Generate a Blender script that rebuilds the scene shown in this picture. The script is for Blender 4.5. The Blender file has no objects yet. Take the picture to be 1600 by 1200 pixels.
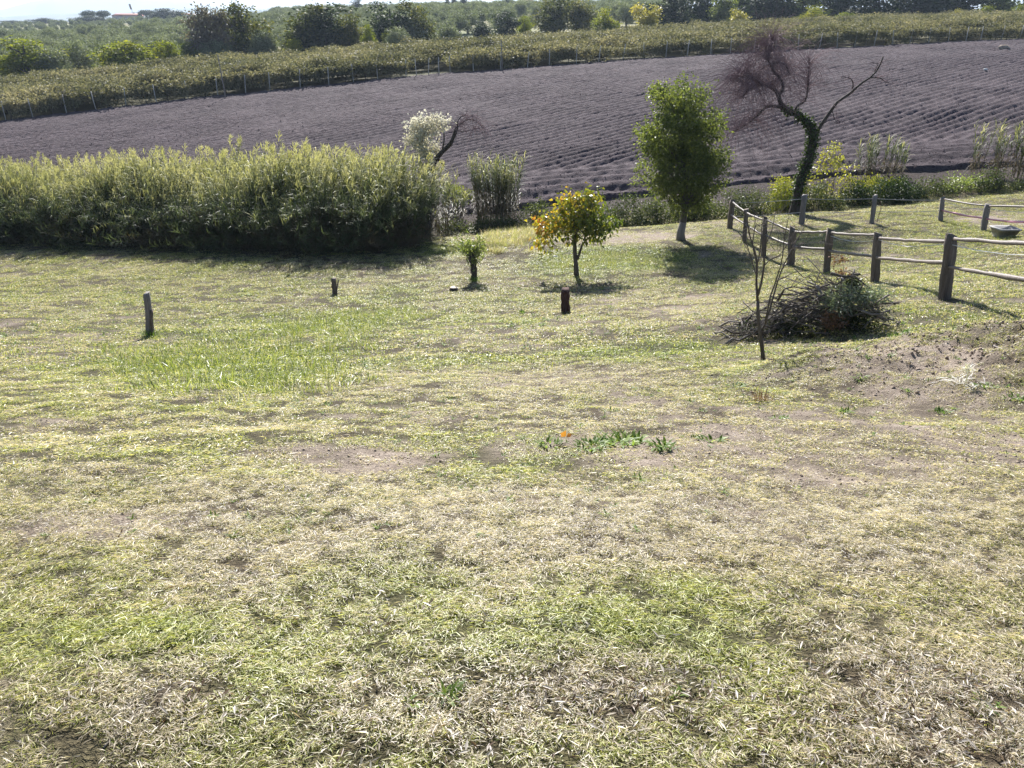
import bpy, math, random
import numpy as np

R = math.radians
SC = bpy.context.scene
COL = SC.collection

# ------------------------------------------------------------------ camera, sky, sun, exposure
F_PX, PITCH = 1300.0, 23.86            # focal length in photo pixels (1600 wide), degrees looking down
CP, SP = math.cos(R(PITCH)), math.sin(R(PITCH))
cam_d = bpy.data.cameras.new('camera')
cam_d.sensor_width = 36.0
cam_d.lens = F_PX / 1600 * 36.0
cam_d.clip_start, cam_d.clip_end = 0.05, 30000
cam = bpy.data.objects.new('camera', cam_d)
COL.objects.link(cam)
cam.rotation_euler = (R(90 - PITCH), 0, 0)
SC.camera = cam

SUN_AZ, SUN_EL = -4.0, 34.0            # degrees right of straight ahead, above the horizon
world = bpy.data.worlds.new('World')
SC.world = world
world.use_nodes = True
wn = world.node_tree
bg = wn.nodes['Background']
sky = wn.nodes.new('ShaderNodeTexSky')
sky.sky_type = 'NISHITA'
sky.sun_disc = False
sky.sun_elevation = R(SUN_EL)
sky.sun_rotation = R(SUN_AZ)
sky.altitude = 150
sky.air_density = 1.0
sky.dust_density = 0.5
sky.ozone_density = 4.0
wn.links.new(sky.outputs[0], bg.inputs[0])
bg.inputs[1].default_value = 0.05

sun_d = bpy.data.lights.new('sun', 'SUN')
sun_d.energy = 5.0
sun_d.angle = R(0.55)
sun_d.color = (1.0, 0.97, 0.93)
sun = bpy.data.objects.new('sun', sun_d)
COL.objects.link(sun)
# a sun lamp shines along its local -Z: aim -Z from the sun towards the ground
from mathutils import Vector
sdir = Vector((math.sin(R(SUN_AZ)) * math.cos(R(SUN_EL)), math.cos(R(SUN_AZ)) * math.cos(R(SUN_EL)), math.sin(R(SUN_EL))))
sun.rotation_euler = sdir.to_track_quat('Z', 'Y').to_euler()

vs = SC.view_settings
vs.view_transform = 'Standard'
vs.look = 'None'
vs.exposure = 1.52
vs.gamma = 1.0
vs.use_curve_mapping = False
cy = SC.cycles
cy.max_bounces = 5
cy.diffuse_bounces = 2
cy.glossy_bounces = 2
cy.transmission_bounces = 2
cy.volume_bounces = 0
cy.use_denoising = True
cy.denoiser = 'OPENIMAGEDENOISE'
cy.denoising_input_passes = 'RGB_ALBEDO_NORMAL'
cy.denoising_prefilter = 'NONE'
cy.transparent_max_bounces = 4

# ------------------------------------------------------------------ numpy helpers
rng = np.random.default_rng(7)
random.seed(7)

def hash2(ix, iy, seed):
    h = (ix.astype(np.int64) * 374761393 + iy.astype(np.int64) * 668265263 + seed * 974634197) & 0x7fffffff
    h = ((h ^ (h >> 13)) * 1274126177) & 0x7fffffff
    return ((h ^ (h >> 16)) & 0xffff) / 65535.0

def vnoise(x, y, seed=0):
    x = np.asarray(x, float); y = np.asarray(y, float)
    ix, iy = np.floor(x), np.floor(y)
    fx, fy = x - ix, y - iy
    fx = fx * fx * (3 - 2 * fx); fy = fy * fy * (3 - 2 * fy)
    a, b = hash2(ix, iy, seed), hash2(ix + 1, iy, seed)
    c, d = hash2(ix, iy + 1, seed), hash2(ix + 1, iy + 1, seed)
    return (a + (b - a) * fx) * (1 - fy) + (c + (d - c) * fx) * fy

def fbm(x, y, seed=0, octs=3):
    s, a, t = 0.0, 1.0, 0.0
    for k in range(octs):
        s = s + a * vnoise(x * 2 ** k + 17.3 * k, y * 2 ** k - 9.1 * k, seed + k)
        t += a; a *= 0.5
    return s / t                                    # 0..1

def sstep(a, b, x):
    t = np.clip((np.asarray(x, float) - a) / (b - a), 0, 1)
    return t * t * (3 - 2 * t)

def norm(v):
    return v / np.maximum(np.linalg.norm(v, axis=-1, keepdims=True), 1e-9)

def rand_dirs(n, r=None):
    r = r or rng
    return norm(r.normal(size=(n, 3)))

# ------------------------------------------------------------------ terrain
def pchip(xs, ys):
    xs, ys = np.array(xs, float), np.array(ys, float)
    h, d = np.diff(xs), np.diff(ys) / np.diff(xs)
    m = np.zeros_like(ys)
    for i in range(1, len(xs) - 1):
        if d[i - 1] * d[i] > 0:
            w1, w2 = 2 * h[i] + h[i - 1], h[i] + 2 * h[i - 1]
            m[i] = (w1 + w2) / (w1 / d[i - 1] + w2 / d[i])
    m[0], m[-1] = d[0], d[-1]
    def f(q):
        q = np.clip(q, xs[0], xs[-1])
        i = np.clip(np.searchsorted(xs, q) - 1, 0, len(xs) - 2)
        t = (q - xs[i]) / h[i]
        t2, t3 = t * t, t * t * t
        return ((2 * t3 - 3 * t2 + 1) * ys[i] + (t3 - 2 * t2 + t) * h[i] * m[i]
                + (-2 * t3 + 3 * t2) * ys[i + 1] + (t3 - t2) * h[i] * m[i + 1])
    return f

# drop below the eye along three lines of sight: left, straight ahead, right
PL = pchip([-40, 0, 1.5, 3, 6, 10, 16, 22, 30, 38, 46, 60, 92, 130, 250, 400, 650, 1000, 3000, 12000],
           [1.5, 1.62, 1.70, 2.06, 3.05, 4.35, 6.05, 7.45, 8.85, 9.75, 10.1, 10.4, 10.6, 10.8, 10.6, 9.6, 7.2, 8.5, 25, 60])
PC = pchip([-40, 0, 1.5, 3, 6, 10, 16, 21, 27, 31.5, 36, 39, 41, 44, 60, 80, 108, 150, 200, 300, 500, 800, 1200, 3000, 12000],
           [1.5, 1.62, 1.70, 2.06, 3.05, 4.30, 5.90, 7.12, 7.95, 8.25, 8.75, 9.35, 9.3, 8.9, 8.45, 7.6, 6.3, 5.7, 5.0, 2.0, -2, -4, 2, 25, 60])
PR = pchip([-40, 0, 1.5, 3, 6, 10, 12.3, 15.3, 19.3, 24, 33, 36.5, 38.5, 41.5, 44, 60, 90, 130, 190, 300, 500, 800, 1200, 3000, 12000],
           [1.5, 1.62, 1.70, 2.06, 3.05, 4.12, 4.55, 5.05, 5.84, 6.7, 7.4, 7.55, 7.75, 7.5, 7.0, 6.4, 5.2, 3.6, 2.2, 0, -3, -5, 2, 25, 60])
UL, UC, UR = -0.58, 0.0, 0.52

def ground_z(x, y, micro=True):
    x = np.asarray(x, float); y = np.asarray(y, float)
    u = np.clip(x / np.maximum(y, 4.0), -0.85, 0.8)
    a, b, c = PL(y), PC(y), PR(y)
    wl = (u - UC) * (u - UR) / ((UL - UC) * (UL - UR))
    wc = (u - UL) * (u - UR) / ((UC - UL) * (UC - UR))
    wr = (u - UL) * (u - UC) / ((UR - UL) * (UR - UC))
    z = -(wl * a + wc * b + wr * c)
    # heap of old soil on the right
    mx, my = (x - 6.6) / 3.9, (y - 9.75) / np.where(y > 9.75, 1.15, 3.4)
    m = np.clip(1 - (mx * mx + my * my), 0, 1)
    z = z + 0.46 * m ** 1.0 * (0.65 + 0.7 * fbm(x * 1.3, y * 1.3, 5))
    if micro:
        fade = 1 / (1 + np.maximum(y, 0) / 60)
        z = z + (fbm(x / 3.1, y / 2.2, 11) - 0.5) * 0.22 * fade * sstep(1.0, 5.0, np.hypot(x, y))
        z = z + (fbm(x / 0.55, y / 0.55, 21) - 0.5) * (0.085 + 0.14 * m) * fade
        z = z + (fbm(x / 0.12, y / 0.12, 41, 2) - 0.5) * (0.02 + 0.16 * m) * fade
    return z

def field_front(x):
    return 43.0 + 1.2 * np.sin(x * 0.11) - 0.02 * x + 0.8 * (fbm(x / 4.0, x * 0, 3) - 0.5)

def field_back(x):
    return 92.0 + (np.clip(x, -90, 140) + 58.0) / 132.0 * 38.0

FDX, FDY = math.sin(R(46)), math.cos(R(46))       # furrows run towards the right distance

def field_z(x, y):
    x = np.asarray(x, float); y = np.asarray(y, float)
    t = y - field_front(x)
    al = al0 = x * FDX + y * FDY
    q = x * FDY - y * FDX + 1.1 * (fbm(x / 14, y / 14, 8) - 0.5)
    wob = 0.22 * (fbm(al0 / 9.0, q / 2.5, 9) - 0.5)
    ridge = (0.5 + 0.5 * np.cos(2 * math.pi * (q + wob) / 0.85)) ** 1.4
    head = 0.5 + 0.5 * np.cos(2 * math.pi * (t + wob * 2) / 1.3)
    k = sstep(4.0, 7.0, t + 2 * (fbm(x / 6, y / 6, 14) - 0.5))
    amp = 0.11 + 0.20 * fbm(x / 5, y / 5, 15)
    h = (head * (1 - k) * 0.8 + ridge * k) * amp
    h = h + 0.08 * (fbm(al / 3.5, q / 0.35, 16, 2) - 0.5) + 0.09 * (vnoise(x / 0.25, y / 0.22, 18) - 0.5)
    base = ground_z(x, y, False) + 0.16 * (fbm(x / 9, y / 9, 19) - 0.5)
    lip = 0.30 * sstep(0.0, 0.9, t)
    return base + h + lip + 0.02

def in_field(x, y):
    return (y > field_front(x) + 0.6) & (y < field_back(x) - 0.3)

# ------------------------------------------------------------------ pixels of the photograph to places
def ray(px, py):
    u, v = (px - 800) / F_PX, (600 - py) / F_PX
    return np.array([u, CP + SP * v, -SP + CP * v])

def at(px, py, Y):
    r = ray(px, py)
    return r * (Y / r[1])

YS = np.concatenate([np.arange(0.5, 60, 0.02), np.arange(60, 1500, 0.5)])
def hit(px, py):
    r = ray(px, py)
    p = r[None, :] * (YS / r[1])[:, None]
    below = p[:, 2] < ground_z(p[:, 0], p[:, 1])
    i = int(np.argmax(below)) if below.any() else len(YS) - 1
    return p[i]

def gp(x, y, dz=0.0):
    return np.array([x, y, float(ground_z(x, y)) + dz])

# ------------------------------------------------------------------ mesh helpers
class MB:
    """collects vertices and faces of one mesh, with a random number per piece in the attribute rnd"""
    def __init__(self):
        self.V, self.F, self.A, self.n = [], [], [], 0
    def add(self, V, faces, rnd=0.5):
        V = np.asarray(V, float).reshape(-1, 3)
        for f in faces:
            f = np.asarray(f, int)
            if len(f):
                self.F.append(f + self.n)
        self.V.append(V)
        self.A.append(np.broadcast_to(np.asarray(rnd, float), (len(V),)))
        self.n += len(V)
        return self
    def mesh(self, name, smooth=False):
        V = np.concatenate(self.V); A = np.concatenate(self.A)
        me = bpy.data.meshes.new(name)
        me.vertices.add(len(V)); me.vertices.foreach_set('co', V.astype(np.float32).ravel())
        loops = np.concatenate([f.ravel() for f in self.F]).astype(np.int32)
        tot = np.concatenate([np.full(len(f), f.shape[1]) for f in self.F]).astype(np.int32)
        start = np.concatenate([[0], np.cumsum(tot)[:-1]]).astype(np.int32)
        me.loops.add(len(loops)); me.loops.foreach_set('vertex_index', loops)
        me.polygons.add(len(tot)); me.polygons.foreach_set('loop_start', start)
        if smooth:
            me.polygons.foreach_set('use_smooth', np.ones(len(tot), dtype=bool))
        at_ = me.attributes.new('rnd', 'FLOAT', 'POINT')
        at_.data.foreach_set('value', A.astype(np.float32))
        me.update(calc_edges=True)
        return me
    def build(self, name, mat, parent=None, smooth=False):
        me = self.mesh(name, smooth)
        me.materials.append(mat)
        o = bpy.data.objects.new(name, me)
        COL.objects.link(o)
        if parent is not None:
            o.parent = parent
        return o

def add_tube(mb, pts, rad, sides=6, rnd=None, cap=True, rough=0.0):
    pts = np.asarray(pts, float); n = len(pts)
    rad = np.broadcast_to(np.asarray(rad, float), (n,))
    t = np.gradient(pts, axis=0); t = norm(t)
    ref = np.array([0.0, 0.0, 1.0]) if abs(t[:, 2]).mean() < 0.8 else np.array([1.0, 0.0, 0.0])
    s = norm(np.cross(t, ref)); b = np.cross(t, s)
    ang = np.arange(sides) * 2 * math.pi / sides
    rr = rad[:, None] * (1 + rough * (rng.random((n, sides)) - 0.5) * 2)
    V = pts[:, None, :] + rr[:, :, None] * (np.cos(ang)[None, :, None] * s[:, None, :] + np.sin(ang)[None, :, None] * b[:, None, :])
    i = np.arange(n - 1)[:, None] * sides; j = np.arange(sides)[None, :]; k = (j + 1) % sides
    q = np.stack([i + j, i + k, i + sides + k, i + sides + j], -1).reshape(-1, 4)
    fs = [q]
    if cap:
        fs += [np.arange(sides)[::-1][None, :], (np.arange(sides) + (n - 1) * sides)[None, :]]
    mb.add(V.reshape(-1, 3), fs, rng.random() if rnd is None else rnd)

def add_leaves(mb, P, A, N, L, W, rnd, curl=0.25, droop=0.0):
    """one four-cornered folded leaf for each row"""
    P = np.asarray(P, float); n = len(P)
    if n == 0: return
    A = norm(np.asarray(A, float)); S = norm(np.cross(A, N)); M = np.cross(S, A)
    L = np.broadcast_to(np.asarray(L, float), (n,))[:, None]; W = np.broadcast_to(np.asarray(W, float), (n,))[:, None]
    dz = np.array([[0, 0, 1.0]])
    mid = P + A * L * 0.45
    V = np.stack([P, mid + S * W / 2 + M * W * curl, P + A * L - dz * L * droop, mid - S * W / 2 + M * W * curl], 1)
    i = np.arange(n)[:, None] * 4
    mb.add(V.reshape(-1, 3), [np.concatenate([i, i + 1, i + 2], 1), np.concatenate([i, i + 2, i + 3], 1)],
           np.repeat(np.broadcast_to(np.asarray(rnd, float), (n,)), 4))

def add_blades(mb, P, az, lean, L, W, rnd, bend=0.5):
    """arched grass blades: base, middle, tip"""
    P = np.asarray(P, float); n = len(P)
    H = np.stack([np.cos(az), np.sin(az), np.zeros(n)], 1)
    S = np.stack([-np.sin(az), np.cos(az), np.zeros(n)], 1)
    up = np.array([[0, 0, 1.0]])
    L = L[:, None]; W = np.broadcast_to(W, (n,))[:, None]
    c1, s1 = np.cos(lean)[:, None], np.sin(lean)[:, None]
    l2 = np.clip(lean + bend * (0.4 + rng.random(n)), 0, 2.1)
    c2, s2 = np.cos(l2)[:, None], np.sin(l2)[:, None]
    mid = P + (up * c1 + H * s1) * L * 0.5
    tip = mid + (up * c2 + H * s2) * L * 0.5
    tip[:, 2] = np.maximum(tip[:, 2], 0.002)
    V = np.stack([P - S * W * 0.4, P + S * W * 0.4, mid - S * W / 2, mid + S * W / 2, tip], 1)
    i = np.arange(n)[:, None] * 5
    mb.add(V.reshape(-1, 3), [np.concatenate([i, i + 1, i + 3, i + 2], 1), np.concatenate([i + 2, i + 3, i + 4], 1)], np.repeat(rnd, 5))

def add_box(mb, c, sx, sy, sz, rz=0.0, rnd=0.5):
    x, y, z = sx / 2, sy / 2, sz / 2
    V = np.array([[-x, -y, -z], [x, -y, -z], [x, y, -z], [-x, y, -z], [-x, -y, z], [x, -y, z], [x, y, z], [-x, y, z]])
    cr, sr = math.cos(rz), math.sin(rz)
    V = V @ np.array([[cr, sr, 0], [-sr, cr, 0], [0, 0, 1]]) + np.asarray(c)
    mb.add(V, [[[0, 3, 2, 1], [4, 5, 6, 7], [0, 1, 5, 4], [1, 2, 6, 5], [2, 3, 7, 6], [3, 0, 4, 7]]], rnd)

def smooth_path(pts, n):
    pts = np.asarray(pts, float)
    d = np.concatenate([[0], np.cumsum(np.linalg.norm(np.diff(pts, axis=0), axis=1))])
    fs = [pchip(d, pts[:, k]) for k in range(3)]
    # natural look: Catmull-Rom like sampling
    q = np.linspace(0, d[-1], n)
    out = np.stack([f(q) for f in fs], 1)
    return out

# ------------------------------------------------------------------ object helpers
def tag(o, label=None, cat=None, group=None, kind=None):
    if label: o['label'] = label
    if cat: o['category'] = cat
    if group: o['group'] = group
    if kind: o['kind'] = kind
    return o

def empty(name, loc, label=None, cat=None, group=None):
    o = bpy.data.objects.new(name, None)
    COL.objects.link(o)
    o.location = tuple(float(v) for v in loc)
    o.empty_display_size = 0.2
    return tag(o, label, cat, group)

def copy_tree(o, parent=None):
    c = o.copy(); COL.objects.link(c)
    if parent is not None: c.parent = parent
    for ch in list(o.children):
        copy_tree(ch, c)
    return c

def scatter(name, P, rot, scl, idx, protos, mat=None, extra=None):
    """a mass of instances (stuff): points carrying rotation, size and which prototype"""
    me = bpy.data.meshes.new(name)
    n = len(P)
    me.vertices.add(n); me.vertices.foreach_set('co', np.asarray(P, np.float32).ravel())
    a = me.attributes.new('rot', 'FLOAT_VECTOR', 'POINT'); a.data.foreach_set('vector', np.asarray(rot, np.float32).ravel())
    a = me.attributes.new('scl', 'FLOAT', 'POINT'); a.data.foreach_set('value', np.asarray(scl, np.float32))
    a = me.attributes.new('idx', 'INT', 'POINT'); a.data.foreach_set('value', np.asarray(idx, np.int32))
    for k, v in (extra or {}).items():
        a = me.attributes.new(k, 'FLOAT', 'POINT'); a.data.foreach_set('value', np.asarray(v, np.float32))
    o = bpy.data.objects.new(name, me)
    COL.objects.link(o)
    src = bpy.data.collections.new(name + '_source')
    for i, m in enumerate(protos):
        po = bpy.data.objects.new('%s_source_%02d' % (name, i), m)
        src.objects.link(po)
    g = bpy.data.node_groups.new(name + '_nodes', 'GeometryNodeTree')
    g.interface.new_socket('Geometry', in_out='INPUT', socket_type='NodeSocketGeometry')
    g.interface.new_socket('Geometry', in_out='OUTPUT', socket_type='NodeSocketGeometry')
    N = g.nodes
    gi, go = N.new('NodeGroupInput'), N.new('NodeGroupOutput')
    ci = N.new('GeometryNodeCollectionInfo'); ci.inputs['Collection'].default_value = src
    ci.inputs['Separate Children'].default_value = True; ci.inputs['Reset Children'].default_value = True
    ip = N.new('GeometryNodeInstanceOnPoints'); ip.inputs['Pick Instance'].default_value = True
    def na(nm, ty):
        q = N.new('GeometryNodeInputNamedAttribute'); q.data_type = ty; q.inputs['Name'].default_value = nm
        return q.outputs['Attribute']
    g.links.new(gi.outputs[0], ip.inputs['Points'])
    g.links.new(ci.outputs[0], ip.inputs['Instance'])
    g.links.new(na('idx', 'INT'), ip.inputs['Instance Index'])
    g.links.new(na('rot', 'FLOAT_VECTOR'), ip.inputs['Rotation'])
    g.links.new(na('scl', 'FLOAT'), ip.inputs['Scale'])
    g.links.new(ip.outputs[0], go.inputs[0])
    md = o.modifiers.new('scatter', 'NODES'); md.node_group = g
    return o

# ------------------------------------------------------------------ materials
def new_mat(name):
    m = bpy.data.materials.new(name); m.use_nodes = True
    nt = m.node_tree
    for n in list(nt.nodes):
        nt.nodes.remove(n)
    out = nt.nodes.new('ShaderNodeOutputMaterial')
    return m, nt, out

def ramp(nt, stops, fac):
    r = nt.nodes.new('ShaderNodeValToRGB')
    e = r.color_ramp.elements
    while len(e) < len(stops): e.new(0.5)
    for i, (p, c) in enumerate(stops):
        e[i].position = p; e[i].color = (c[0], c[1], c[2], 1)
    nt.links.new(fac, r.inputs[0])
    return r.outputs[0]

def attr(nt, name, kind='GEOMETRY'):
    a = nt.nodes.new('ShaderNodeAttribute'); a.attribute_name = name; a.attribute_type = kind
    return a.outputs['Fac']

def pos(nt):
    return nt.nodes.new('ShaderNodeNewGeometry').outputs['Position']

def noise(nt, vec, scale, detail=3, rough=0.55):
    n = nt.nodes.new('ShaderNodeTexNoise'); n.inputs['Scale'].default_value = scale
    n.inputs['Detail'].default_value = detail; n.inputs['Roughness'].default_value = rough
    nt.links.new(vec, n.inputs['Vector'])
    return n.outputs['Fac']

def math_(nt, op, a, b=None, c=None, clamp=False):
    m = nt.nodes.new('ShaderNodeMath'); m.operation = op; m.use_clamp = clamp
    for i, v in enumerate((a, b, c)):
        if v is None: continue
        if isinstance(v, (int, float)): m.inputs[i].default_value = v
        else: nt.links.new(v, m.inputs[i])
    return m.outputs[0]

def mixc(nt, f, a, b, mode='MIX'):
    m = nt.nodes.new('ShaderNodeMix'); m.data_type = 'RGBA'; m.blend_type = mode
    for i, v in ((0, f), (6, a), (7, b)):
        if isinstance(v, (int, float)): m.inputs[i].default_value = v
        elif isinstance(v, tuple): m.inputs[i].default_value = (*v, 1)
        else: nt.links.new(v, m.inputs[i])
    return m.outputs[2]

def bump(nt, h, strength, dist):
    b = nt.nodes.new('ShaderNodeBump'); b.inputs['Strength'].default_value = strength; b.inputs['Distance'].default_value = dist
    nt.links.new(h, b.inputs['Height'])
    return b.outputs[0]

def principled(nt, col, rough=0.8, spec=0.3, normal=None, metallic=0.0):
    p = nt.nodes.new('ShaderNodeBsdfPrincipled')
    if isinstance(col, tuple): p.inputs['Base Color'].default_value = (*col, 1)
    else: nt.links.new(col, p.inputs['Base Color'])
    if isinstance(rough, (int, float)): p.inputs['Roughness'].default_value = rough
    else: nt.links.new(rough, p.inputs['Roughness'])
    p.inputs['Specular IOR Level'].default_value = spec
    p.inputs['Metallic'].default_value = metallic
    if normal is not None: nt.links.new(normal, p.inputs['Normal'])
    return p.outputs[0]

def leafy(nt, out, col, trans=0.4, rough=0.45, spec=0.4, tgain=(1.15, 1.2, 0.6)):
    p = principled(nt, col, rough, spec)
    t = nt.nodes.new('ShaderNodeBsdfTranslucent')
    nt.links.new(mixc(nt, 1.0, col, tgain, 'MULTIPLY'), t.inputs[0])
    m = nt.nodes.new('ShaderNodeMixShader'); m.inputs[0].default_value = trans
    nt.links.new(p, m.inputs[1]); nt.links.new(t.outputs[0], m.inputs[2])
    nt.links.new(m.outputs[0], out.inputs[0])

def leaf_mat(name, stops, nscale=0.6, nmix=0.5, trans=0.4, rough=0.45, spec=0.4, objrand=0.0, tgain=(1.15, 1.2, 0.6)):
    m, nt, out = new_mat(name)
    f = attr(nt, 'rnd')
    n = noise(nt, pos(nt), nscale, 2)
    f2 = math_(nt, 'MULTIPLY_ADD', n, nmix * 1.6, math_(nt, 'MULTIPLY_ADD', f, 1 - nmix, -0.3 * nmix))
    if objrand:
        oi = nt.nodes.new('ShaderNodeObjectInfo')
        f2 = math_(nt, 'ADD', f2, math_(nt, 'MULTIPLY_ADD', oi.outputs['Random'], objrand, -objrand / 2))
    leafy(nt, out, ramp(nt, stops, f2), trans, rough, spec, tgain)
    return m

def wood_mat(name, c1, c2, scale=8.0, stretch=0.12, rough=0.85, bumpd=0.01):
    m, nt, out = new_mat(name)
    tc = nt.nodes.new('ShaderNodeTexCoord')
    mp = nt.nodes.new('ShaderNodeMapping'); mp.inputs['Scale'].default_value = (1, 1, stretch)
    nt.links.new(tc.outputs['Object'], mp.inputs[0])
    n = noise(nt, mp.outputs[0], scale, 5, 0.65)
    n2 = noise(nt, mp.outputs[0], scale * 5, 3, 0.7)
    f = math_(nt, 'MULTIPLY_ADD', n2, 0.45, math_(nt, 'MULTIPLY', n, 0.6))
    c = ramp(nt, [(0.3, c1), (0.75, c2)], f)
    nt.links.new(principled(nt, c, rough, 0.2, bump(nt, f, 0.8, bumpd)), out.inputs[0])
    return m

def plain_mat(name, c1, c2=None, scale=6.0, rough=0.7, spec=0.3):
    m, nt, out = new_mat(name)
    tc = nt.nodes.new('ShaderNodeTexCoord')
    n = noise(nt, tc.outputs['Object'], scale, 4)
    c = ramp(nt, [(0.3, c1), (0.7, c2 or c1)], n)
    nt.links.new(principled(nt, c, rough, spec, bump(nt, n, 0.2, 0.01)), out.inputs[0])
    return m

# turf colours: how green and how bare each place is (used by the sheet of ground and by the grass on it)
SPOTS = []        # (x, y, rx, ry, d_green, d_bare)
def spot(px, py, wpx, hpx, dg, db):
    c = hit(px, py); e = hit(px + wpx, py); t = hit(px, py - hpx); b = hit(px, py + hpx)
    SPOTS.append((c[0], (t[1] + b[1]) / 2, abs(e[0] - c[0]) * 1.05 + 0.05, abs(t[1] - b[1]) / 2 + 0.05, dg, db))
spot(940, 408, 110, 22, 0.9, -0.6)
spot(705, 388, 60, 10, 1.0, -0.8)
spot(790, 378, 70, 16, -0.55, -0.6)
spot(1000, 372, 110, 12, -0.3, 0.7)
spot(1010, 480, 170, 28, -0.30, 0.25)
spot(330, 585, 210, 45, 0.35, -0.6)
spot(520, 500, 200, 40, 0.25, -0.3)
spot(180, 820, 150, 22, -0.3, 0.55)
spot(560, 715, 110, 18, -0.2, 0.32)
spot(930, 700, 150, 20, 0.1, 0.35)
spot(1420, 575, 240, 50, -0.6, 0.8)
spot(1350, 720, 330, 80, -0.25, 0.42)
spot(800, 820, 700, 50, -0.22, 0.2)
spot(960, 600, 130, 40, -0.3, 0.15)
spot(1000, 545, 180, 22, 0.3, -0.2)
spot(250, 440, 300, 30, 0.05, -0.3)
spot(120, 600, 150, 40, 0.0, -0.3)
spot(200, 690, 230, 50, 0.1, -0.25)
spot(300, 1010, 420, 60, 0.10, -0.3)
spot(1000, 930, 500, 50, 0.04, -0.2)
spot(1480, 1120, 220, 90, -0.35, 0.25)
spot(960, 1090, 130, 60, -0.35, 0.2)
spot(270, 1090, 80, 50, -0.2, 0.2)
spot(1300, 410, 150, 30, 0.1, 0.0)
spot(1545, 345, 80, 14, 0.2, 0.6)

def turf(x, y):
    x = np.asarray(x, float); y = np.asarray(y, float)
    g = 0.50 + 0.65 * (fbm(x / 1.7, y / 1.7, 51) - 0.5) + 0.5 * (fbm(x / 0.35, y / 0.35, 61, 2) - 0.5)
    b = 0.22 + 1.2 * (fbm(x / 1.3, y / 0.9, 71) - 0.5) + 0.7 * (fbm(x / 0.3, y / 0.3, 81, 2) - 0.5)
    g = g + 0.10 * (1 - sstep(2.6, 4.2, y))
    for (cx, cy_, rx, ry, dg, db) in SPOTS:
        w = np.exp(-1.2 * (((x - cx) / rx) ** 2 + ((y - cy_) / ry) ** 2) ** 1.5)
        g = g + dg * w; b = b + db * w
    return np.clip(g, 0, 1), np.clip(b, 0, 1)

STRAW, PALE, LIME, LIME2, GREEN, DEEP, BROWN = (0.56, 0.48, 0.37), (0.66, 0.61, 0.57), (0.45, 0.46, 0.14), (0.30, 0.36, 0.085), (0.15, 0.21, 0.045), (0.07, 0.11, 0.03), (0.17, 0.11, 0.075)

def grass_mat():
    m, nt, out = new_mat('grass_blades')
    f = attr(nt, 'rnd')
    g = attr(nt, 'green', 'INSTANCER')
    # blade by blade: green blades where the place is green, straw elsewhere
    t = math_(nt, 'ADD', math_(nt, 'MULTIPLY', f, 0.95), math_(nt, 'MULTIPLY_ADD', g, 0.52, -0.09), None, True)
    c = ramp(nt, [(0.0, BROWN), (0.08, PALE), (0.24, STRAW), (0.36, STRAW), (0.48, LIME), (0.72, LIME2), (0.88, GREEN), (1.0, DEEP)], t)
    leafy(nt, out, c, 0.50, 0.38, 0.45, (1.15, 1.12, 0.65))
    return m

def ground_mat():
    m, nt, out = new_mat('turf_ground')
    p = pos(nt)
    g, b, far = attr(nt, 'green'), attr(nt, 'bare'), attr(nt, 'far')
    n1, n2, n3 = noise(nt, p, 9.0, 4, 0.7), noise(nt, p, 55.0, 3, 0.7), noise(nt, p, 2.2, 3, 0.6)
    thatch = ramp(nt, [(0.30, (0.024, 0.018, 0.014)), (0.52, (0.070, 0.054, 0.035)), (0.78, (0.27, 0.21, 0.13))], math_(nt, 'MULTIPLY_ADD', n2, 0.6, math_(nt, 'MULTIPLY', n1, 0.45)))
    lime = ramp(nt, [(0.3, (0.03, 0.034, 0.014)), (0.7, (0.12, 0.12, 0.045))], math_(nt, 'MULTIPLY_ADD', n2, 0.6, math_(nt, 'MULTIPLY', n1, 0.45)))
    soil = ramp(nt, [(0.3, (0.12, 0.088, 0.07)), (0.5, (0.30, 0.24, 0.19)), (0.72, (0.52, 0.44, 0.36))], math_(nt, 'MULTIPLY_ADD', n2, 0.5, math_(nt, 'MULTIPLY', n1, 0.5)))
    gm = math_(nt, 'MULTIPLY_ADD', n1, 0.8, math_(nt, 'MULTIPLY_ADD', g, 1.3, -0.75), True)
    c = mixc(nt, math_(nt, 'MINIMUM', gm, 0.8), thatch, lime)
    bm_ = math_(nt, 'MULTIPLY_ADD', n3, 0.6, math_(nt, 'MULTIPLY_ADD', b, 1.6, -0.7), True)
    c = mixc(nt, bm_, c, soil)
    # earth bank of the ditch, shade on its near face put into the dark colour
    c = mixc(nt, attr(nt, 'bank'), c, ramp(nt, [(0.3, (0.035, 0.027, 0.024)), (0.7, (0.11, 0.085, 0.075))], n1))
    # open country beyond the garden
    nf = noise(nt, p, 0.012, 4, 0.6)
    country = ramp(nt, [(0.35, (0.11, 0.13, 0.05)), (0.5, (0.20, 0.19, 0.09)), (0.65, (0.30, 0.25, 0.17))], nf)
    c = mixc(nt, far, c, country)
    h = math_(nt, 'ADD', n2, n1)
    nt.links.new(principled(nt, c, 0.95, 0.15, bump(nt, h, 1.0, 0.04)), out.inputs[0])
    return m

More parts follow.
